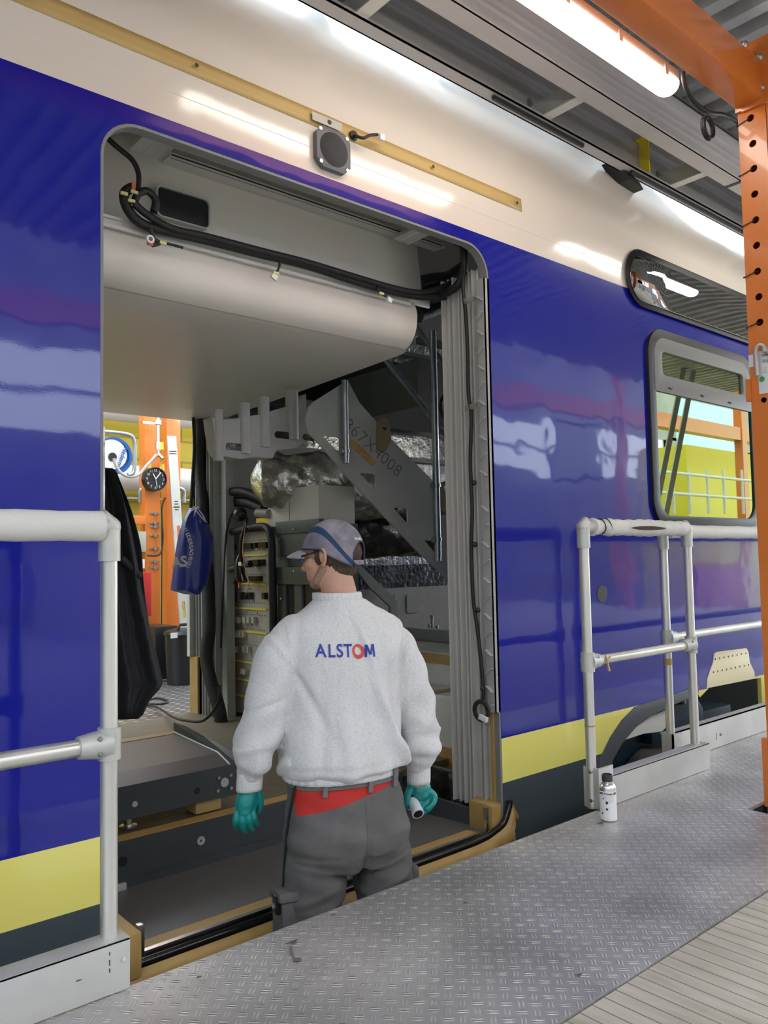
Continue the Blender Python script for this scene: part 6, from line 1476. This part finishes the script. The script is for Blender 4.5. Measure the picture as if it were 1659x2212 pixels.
# --- trousers
def m_trousers():
    m = mat('grey_work_trouser_cloth', (.125, .12, .116), .8, spec=.2, noise=.18, nscale=14, bump=.45, bscale=13); nt = m.node_tree; b = nt.nodes['Principled BSDF']
    src = b.inputs['Base Color'].links[0].from_socket
    tc = _n(nt, 'ShaderNodeTexCoord'); mp = _n(nt, 'ShaderNodeMapping'); mp.vector_type = 'TEXTURE'
    mp.inputs['Location'].default_value = PC; mp.inputs['Rotation'].default_value = (0, 0, -PA)
    nt.links.new(tc.outputs['Object'], mp.inputs[0]); s = _n(nt, 'ShaderNodeSeparateXYZ'); nt.links.new(mp.outputs[0], s.inputs[0]); x, y, z = s.outputs
    lin = M_(nt, 'MULTIPLY_ADD', M_(nt, 'ADD', x, .22), .22, .203)
    red = M_(nt, 'MULTIPLY', M_(nt, 'GREATER_THAN', z, lin), M_(nt, 'LESS_THAN', z, .290))
    red = M_(nt, 'MULTIPLY', red, M_(nt, 'LESS_THAN', y, .02)); red = M_(nt, 'MULTIPLY', red, M_(nt, 'GREATER_THAN', x, -.205)); red = M_(nt, 'MULTIPLY', red, M_(nt, 'LESS_THAN', x, .150))
    c = mixc(nt, red, src, (.46, .035, .028))
    seam = M_(nt, 'MULTIPLY', M_(nt, 'LESS_THAN', M_(nt, 'ABSOLUTE', M_(nt, 'ADD', x, -.002)), .0016), M_(nt, 'LESS_THAN', z, .245))
    c = mixc(nt, M_(nt, 'MULTIPLY', seam, .5), c, (.05, .05, .05))
    nt.links.new(c, b.inputs['Base Color']); return m
MT = m_trousers()
def trou_disp(co, n_):
    x, y, z = co; d = 0
    for c, dr, wd, am, ln in (((-.12, .035), (1, -.22), .014, .009, .09), ((-.12, .075), (1, -.10), .013, -.006, .09), ((.09, .03), (1, .25), .014, .008, .08), ((.10, .07), (1, .15), .013, -.005, .07), ((-.02, .0), (1, -.9), .014, .007, .05),
                              ((-.17, -.05), (1, .3), .014, .006, .07), ((.13, -.03), (1, .4), .012, .006, .06), ((-.10, -.08), (1, .12), .013, .007, .09), ((.10, -.09), (1, -.2), .013, .006, .08)):
        d += fold(co, c, dr, wd, am, ln)
    if y < 0 and z < .22: d -= .012*math.exp(-((x-.002)/.014)**2)*max(0, min(1, (.20-z)/.12))
    return d + .002*math.sin(z*70+x*30)
pel = ell([((-.028, .0, .335), .174, .112, 2.3), ((-.026, .0, .290), .182, .118, 2.3), ((-.022, -.002, .25), .190, .124, 2.3), ((-.020, -.004, .20), .196, .130, 2.4), ((-.018, -.010, .13), .208, .142, 2.5), ((-.016, -.008, .07), .206, .138, 2.5), ((-.014, 0, .02), .18, .11, 2.4)], 48)
tl = limb([(-.118, -.004, .08), (-.130, -.004, -.01), (-.142, .0, -.10), (-.150, .0, -.20), (-.155, -.012, -.36), (-.157, -.02, -.52), (-.157, -.018, -.675)], [.108, .106, .100, .094, .084, .080, .086], 32)
trr = limb([(.086, -.004, .08), (.104, -.004, -.01), (.114, .0, -.10), (.120, .0, -.20), (.124, -.012, -.36), (.124, -.02, -.52), (.124, -.018, -.675)], [.106, .102, .096, .090, .082, .078, .084], 32)
me_ = remesh([pel, tl, trr], .0055, 3, trou_disp); tro = place(me_, 'trousers', MT, pz); lab(tro, 'grey work trousers with red yoke across the back')
def lobj(mb_, name, m_, par, smooth=None, bevel=0):
    mb_.v = [tuple(PM @ Vector(p)) for p in mb_.v]; return mb_.build(name, m_, par, bevel=bevel)
ribg = mat('trouser_waistband', (.15, .148, .15), .8, bump=.1)
rg = [((-.026, 0, .284), .186, .124, 2.35), ((-.026, 0, .288), .188, .126, 2.35), ((-.028, 0, .316), .184, .122, 2.35), ((-.028, 0, .320), .180, .118, 2.35)]
lobj(ell(rg, 64), 'waistband', ribg, tro)
for x in (-.125, .022, .118):
    yy = -.124*(1-abs((x+.02)/.192)**2.4)**(1/2.4)-.006
    mb = MB(); mb.box((x-.008, yy-.004, .266), (x+.008, yy+.004, .325), Matrix.Rotation(R_(4), 3, 'Y')); lobj(mb, 'belt_loop', ribg, tro, bevel=.002)
mb = MB(); mb.box((-.256, -.070, -.19), (-.200, .055, -.035)); pk = lobj(mb, 'cargo_pocket', MT, tro, bevel=.014); 
mb = MB(); mb.box((-.266, -.080, -.060), (-.200, .058, -.028), Matrix.Rotation(R_(-10), 3, 'X')); lobj(mb, 'pocket_flap', MT, tro, bevel=.012)
mb = MB(); mb.box((-.272, -.06, -.085), (-.255, -.01, -.03)); lobj(mb, 'pocket_tool', M['plastic_black'], tro, bevel=.004)
mb = MB(); mb.box((.195, -.05, -.13), (.222, .05, -.02)); lobj(mb, 'cargo_pocket', MT, tro, bevel=.012)
mb = MB(); mb.tube(smooth_path([(-.205, -.06, .305), (-.222, -.03, .18), (-.232, -.02, .06), (-.236, -.015, -.02)], 6), .004, 8); lobj(mb, 'side_seam', M['black'], tro)
# boots
for x in (-.157, .124):
    mb = ell([((x, .045, ZF), .050, .135, 2.6), ((x, .045, ZF+.02), .052, .138, 2.6), ((x, .040, ZF+.05), .050, .125, 2.4), ((x, .01, ZF+.08), .048, .085, 2.2), ((x, -.01, ZF+.12), .046, .060, 2.0)], 28); lobj(mb, 'boot', M['plastic_black'], pz)

# --- gloves with five fingers
glove = mat('teal_nitrile_glove', (.005, .24, .225), .42, coat=.2, bump=.22, bscale=90)
def hand(name, wrist, fingers, palm, label):
    parts = [limb(palm[0], palm[1], 20, 1.0)] + [limb(pts, rs, 14) for pts, rs in fingers]
    for c_, r_ in palm[2]: m_ = MB(); m_.ball(c_, r_, 20, 14); parts.append(m_)
    me2 = remesh(parts, .0024, 3, None); o_ = place(me2, name, glove, pz); lab(o_, label); return o_
# left hand: hanging, fingers slightly curled, thumb towards the body
W = Vector((-.331, .036, .292))
def wl(x, y, z): return W+Vector((x, y, z))
fl_l = []
for (bx_, by_, ln, cx) in ((-.026, .000, .060, -.012), (-.012, -.010, .070, -.004), (.004, -.012, .068, .004), (.018, -.006, .056, .010)):
    b0 = wl(bx_-.010, by_, -.078); fl_l.append(([b0, b0+Vector((cx*.6, -.004, -ln*.38)), b0+Vector((cx*.8+.006, .010, -ln*.75)), b0+Vector((cx*.8+.016, .024, -ln*.98))], [.0115, .0105, .0095, .0080]))
fl_l.append(([wl(.018, .0, -.020), wl(.036, .004, -.040), wl(.040, .010, -.070), wl(.037, .018, -.092)], [.014, .0125, .0105, .0085]))
hand('glove', W, fl_l, ([wl(.002, 0, .012), wl(.0, 0, -.020), wl(-.010, 0, -.050), wl(-.014, -.002, -.078)], [.026, .030, .032, .026], [(wl(-.026, 0, -.060), (.018, .017, .026)), (wl(.008, 0, -.058), (.020, .017, .028))]), 'teal nitrile glove on the hanging left hand')
# right hand: thumb and fingers close on the white applicator
W2 = Vector((.263, .040, .250))
def wr(x, y, z): return W2+Vector((x, y, z))
fr_ = [([wr(-.028, .0, -.040), wr(-.040, .0, -.062), wr(-.043, .004, -.088), wr(-.038, .010, -.105)], [.0135, .012, .011, .0088])]
for (bx_, by_, a1, a2, a3) in ((.004, .012, (.010, .0, -.085), (.002, .0, -.105), (-.012, .006, -.112)), (.018, .004, (.030, -.004, -.088), (.018, -.006, -.112), (-.004, .0, -.124)), (.030, -.006, (.046, -.014, -.082), (.036, -.018, -.108), (.010, -.010, -.126)), (.036, -.014, (.052, -.020, -.072), (.044, -.026, -.094), (.022, -.022, -.110))):
    fr_.append(([wr(bx_, by_, -.055), wr(*a1), wr(*a2), wr(*a3)], [.0125, .0112, .0102, .0084]))
hand('glove', W2, fr_, ([wr(0, 0, .025), wr(.0, 0, -.018), wr(.006, 0, -.045), wr(.014, -.002, -.062)], [.026, .030, .033, .026], [(wr(-.018, .0, -.032), (.022, .018, .022)), (wr(.026, 0, -.048), (.022, .018, .026))]), 'teal nitrile glove closing on the applicator')
# applicator held in the right hand
mb = MB(); a_ = wr(-.016, .012, -.088); b_ = wr(-.020, -.040, -.118); mb.tube([a_, a_.lerp(b_, .5), b_], [.019, .0195, .021], 28)
mb.v = [tuple(PM @ Vector(p)) for p in mb.v]; ap = thing('applicator', 'short white felt applicator with dark open end held in the right hand', 'applicator', PM @ b_)
mb.build('sleeve', mat('white_felt', (.62, .66, .68), .8, bump=.2), ap)
mb = MB(); d_ = (b_-a_).normalized(); mb.lathe(b_+d_*.0008, d_, [(0, 0), (.0165, 0), (.0168, -.002)], 24); mb.v = [tuple(PM @ Vector(p)) for p in mb.v]; mb.build('open_end', M['black'], ap)

# --- hair
hairm = mat('short_brown_hair', (.085, .052, .030), .75, noise=.5, nscale=120, bump=.7, bscale=260, stretch=(1, 1, .35))
m1 = MB(); m1.ball((0, -.022, .008), (.0775, .089, .080), 32, 20); m2_ = MB(); m2_.ball((0, -.040, -.040), (.058, .052, .045), 28, 16)
mh = [hp(m1), hp(m2_)]
for s_ in (-1, 1): m_ = MB(); m_.tube([(.072*s_, .012, .028), (.073*s_, .010, .0), (.071*s_, .010, -.014)], [.010, .007, .004], 10); mh.append(hp(m_))
hr_ = remesh(mh, .004, 2, lambda co, n_: .0009*math.sin(co.x*700+co.z*300)+.0009*math.sin(co.z*500+co.y*600)); place(hr_, 'hair', hairm, pz)
# stubble
m_ = MB(); st_ = []
m_.ball((0, .0445, -.078), (.0415, .0415, .0335), 28, 16); st_.append(hp(m_))
for s_ in (-1, 1): m_ = MB(); m_.tube([(.0525*s_, -.002, -.046), (.047*s_, .03, -.080), (.022*s_, .062, -.091)], [.0205, .0190, .0165], 16); m_.ball((.0525*s_, -.002, -.046), .0205); st_.append(hp(m_))
place(remesh(st_, .004, 2), 'stubble', mat('stubble', (.36, .215, .15), .8, noise=.3, nscale=220), pz)

# --- cap
def m_cap():
    m = mat('faded_grey_blue_cap', (.275, .25, .285), .85, noise=.45, nscale=16, bump=.25, bscale=40, spec=.2); nt = m.node_tree; b = nt.nodes['Principled BSDF']
    src = b.inputs['Base Color'].links[0].from_socket
    tc = _n(nt, 'ShaderNodeTexCoord'); a = nt.nodes.new('ShaderNodeMapping'); a.vector_type = 'TEXTURE'
    a.inputs['Location'].default_value = PC; a.inputs['Rotation'].default_value = (0, 0, -PA); nt.links.new(tc.outputs['Object'], a.inputs[0])
    h = nt.nodes.new('ShaderNodeMapping'); h.vector_type = 'TEXTURE'; h.inputs['Location'].default_value = HC; h.inputs['Rotation'].default_value = (0, 0, HA); nt.links.new(a.outputs[0], h.inputs[0])
    s = _n(nt, 'ShaderNodeSeparateXYZ'); nt.links.new(h.outputs[0], s.inputs[0]); x, y, z = s.outputs
    # blue band sweeping from the front of the crown to the back of the rim, on each side
    zz = M_(nt, 'ADD', z, M_(nt, 'MULTIPLY', M_(nt, 'POWER', M_(nt, 'SUBTRACT', y, .028), 2.0), 6.5))
    band = M_(nt, 'LESS_THAN', M_(nt, 'ABSOLUTE', M_(nt, 'SUBTRACT', zz, .087)), .0105)
    c = mixc(nt, band, src, (.030, .065, .125))
    low = M_(nt, 'LESS_THAN', zz, .0765); dark = mixc(nt, .4, src, (.13, .115, .18))
    c = mixc(nt, M_(nt, 'MULTIPLY', low, .75), c, dark)
    ln = M_(nt, 'LESS_THAN', M_(nt, 'ABSOLUTE', M_(nt, 'SUBTRACT', M_(nt, 'ABSOLUTE', x), .012)), .0011); ln = M_(nt, 'MULTIPLY', ln, M_(nt, 'LESS_THAN', y, -.03))
    c = mixc(nt, M_(nt, 'MULTIPLY', ln, .6), c, (.07, .065, .09))
    nt.links.new(c, b.inputs['Base Color']); return m
MC = m_cap()
# crown: lower rim drops toward the nape, with an open arch at the back
vs_, fs = [], []; NA, NB = 96, 22
RX, RY, RZ = .0865, .1075, .108
def rim(a_):
    """elevation of the rim at angle a_ (0 = right side, 90 deg = forehead)"""
    f_ = math.sin(a_); z = .018 + .016*f_ - (.058 if f_ < 0 else 0)*(max(0, -f_))**.8
    back = math.cos(a_+math.pi/2)      # 1 at the nape
    ang = math.atan2(math.cos(a_), -math.sin(a_))
    if abs(ang) < .52: z = max(z, -.034 + .066*math.sqrt(max(0, 1-(ang/.52)**2)))
    return z
for j in range(NB+1):
    for i in range(NA):
        a_ = 2*math.pi*i/NA; z0_ = rim(a_); t = j/NB; th = t*math.pi/2
        zt2 = .010
        if j == 0: z = z0_
        z = z0_ + (zt2+RZ-z0_)*math.sin(th)
        e = max(0, (z-zt2)/RZ); r_ = math.sqrt(max(0, 1-e*e)) if z > zt2 else 1-.10*((zt2-z)/.06)**1.5
        r_ *= (1+.008*math.sin(6*a_)*(1-t))
        vs_.append((RX*r_*math.cos(a_), -.012+RY*r_*math.sin(a_), z))
for j in range(NB):
    for i in range(NA): a = j*NA+i; b = j*NA+(i+1) % NA; fs.append((a, b, b+NA, a+NA))
m_ = MB(); m_.add(vs_, fs, True); hp(m_); m_.v = [tuple(PM @ Vector(p)) for p in m_.v]
cp_ = m_.build('cap', MC, pz, solid=.004); lab(cp_, 'faded grey cap with blue side band')
m_ = MB(); a0 = [i*2*math.pi/NA for i in range(NA+1)]; pth = [Vector((RX*1.004*math.cos(a_)*(1-.10*max(0, (.010-rim(a_))/.06)**1.5), -.012+RY*1.004*math.sin(a_)*(1-.10*max(0, (.010-rim(a_))/.06)**1.5), rim(a_))) for a_ in a0]
m_.tube(pth, .0028, 8, cap=False); hp(m_); lobj(m_, 'cap_rim', mat('dark_navy_trim', (.03, .03, .06), .7), cp_)
m_ = MB(); st2 = [Vector((RX*.93*math.cos(a_), -.012+RY*.93*math.sin(a_), -.036)) for a_ in [R_(270+d) for d in (-26, -16, -6, 4, 14, 26)]]; m_.tube(st2, .008, 10, sq=.35); hp(m_); lobj(m_, 'cap_strap', MC, cp_)
vs_, fs = [], []
for j in range(9):
    for i in range(21):
        u = (i/20-.5)*2; t = j/8; a_ = math.pi/2 - u*.95; r0_ = Vector((RX*math.cos(a_), -.012+RY*math.sin(a_)))
        out_r = .068*math.sqrt(max(0, 1-u*u*.96)); p_ = r0_ + Vector((0, out_r*t)) ; vs_.append((p_.x*(1-.04*t), p_.y, .030 - .014*u*u*1.2 - .016*t*t))
for j in range(8):
    for i in range(20): a = j*21+i; fs.append((a, a+1, a+22, a+21))
m_ = MB(); m_.add(vs_, fs, True); hp(m_); m_.v = [tuple(PM @ Vector(p)) for p in m_.v]; m_.build('cap_bill', mat('pale_grey_bill', (.38, .36, .37), .85, noise=.15, nscale=20), cp_, solid=.004)
# embroidered word above the back opening
cu = bpy.data.curves.new('t', 'FONT'); cu.body = 'FirstBag'; cu.size = .0125; cu.offset = .0003; cu.align_x = 'CENTER'; ob = bpy.data.objects.new('t', cu); COL.objects.link(ob)
me2 = bpy.data.meshes.new_from_object(ob.evaluated_get(bpy.context.evaluated_depsgraph_get())); bpy.data.objects.remove(ob)
for v_ in me2.vertices:
    a_ = -math.pi/2 + v_.co.x/.10 -.12; z = .037+v_.co.y; e = max(0, (z-.010)/RZ); r_ = math.sqrt(1-e*e)*1.03; v_.co = HM @ Vector((RX*r_*math.cos(a_), -.012+RY*r_*math.sin(a_), z))
place(me2, 'embroidery', M['whitep'], cp_)
# safety glasses
gmz = mat('dark_glasses', (.02, .015, .05), .15, coat=.5)
m_ = MB()
for s_ in (-1, 1): m_.tube([(.081*s_, -.010, .016), (.078*s_, .030, .010), (.068*s_, .070, .006)], [.0022, .0028, .004], 8)
hp(m_); gl_ = lobj(m_, 'glasses', gmz, pz)
m_ = MB()
for s_ in (-1, 1): m_.tube([(.068*s_, .070, .004), (.05*s_, .094, .0), (.012*s_, .105, .002)], [.007, .012, .009], 10, sq=.2)
hp(m_); lobj(m_, 'lens', mat('mirror_lens', (.05, .08, .35), .1, .5), gl_)

# ground under the worker: recessed walkway between platform and train
mb = MB(); mb.box((.4, YE, ZF-.03), (3.4, YW-.02, ZF)); struct(mb.build('floor', M['dgrey']))
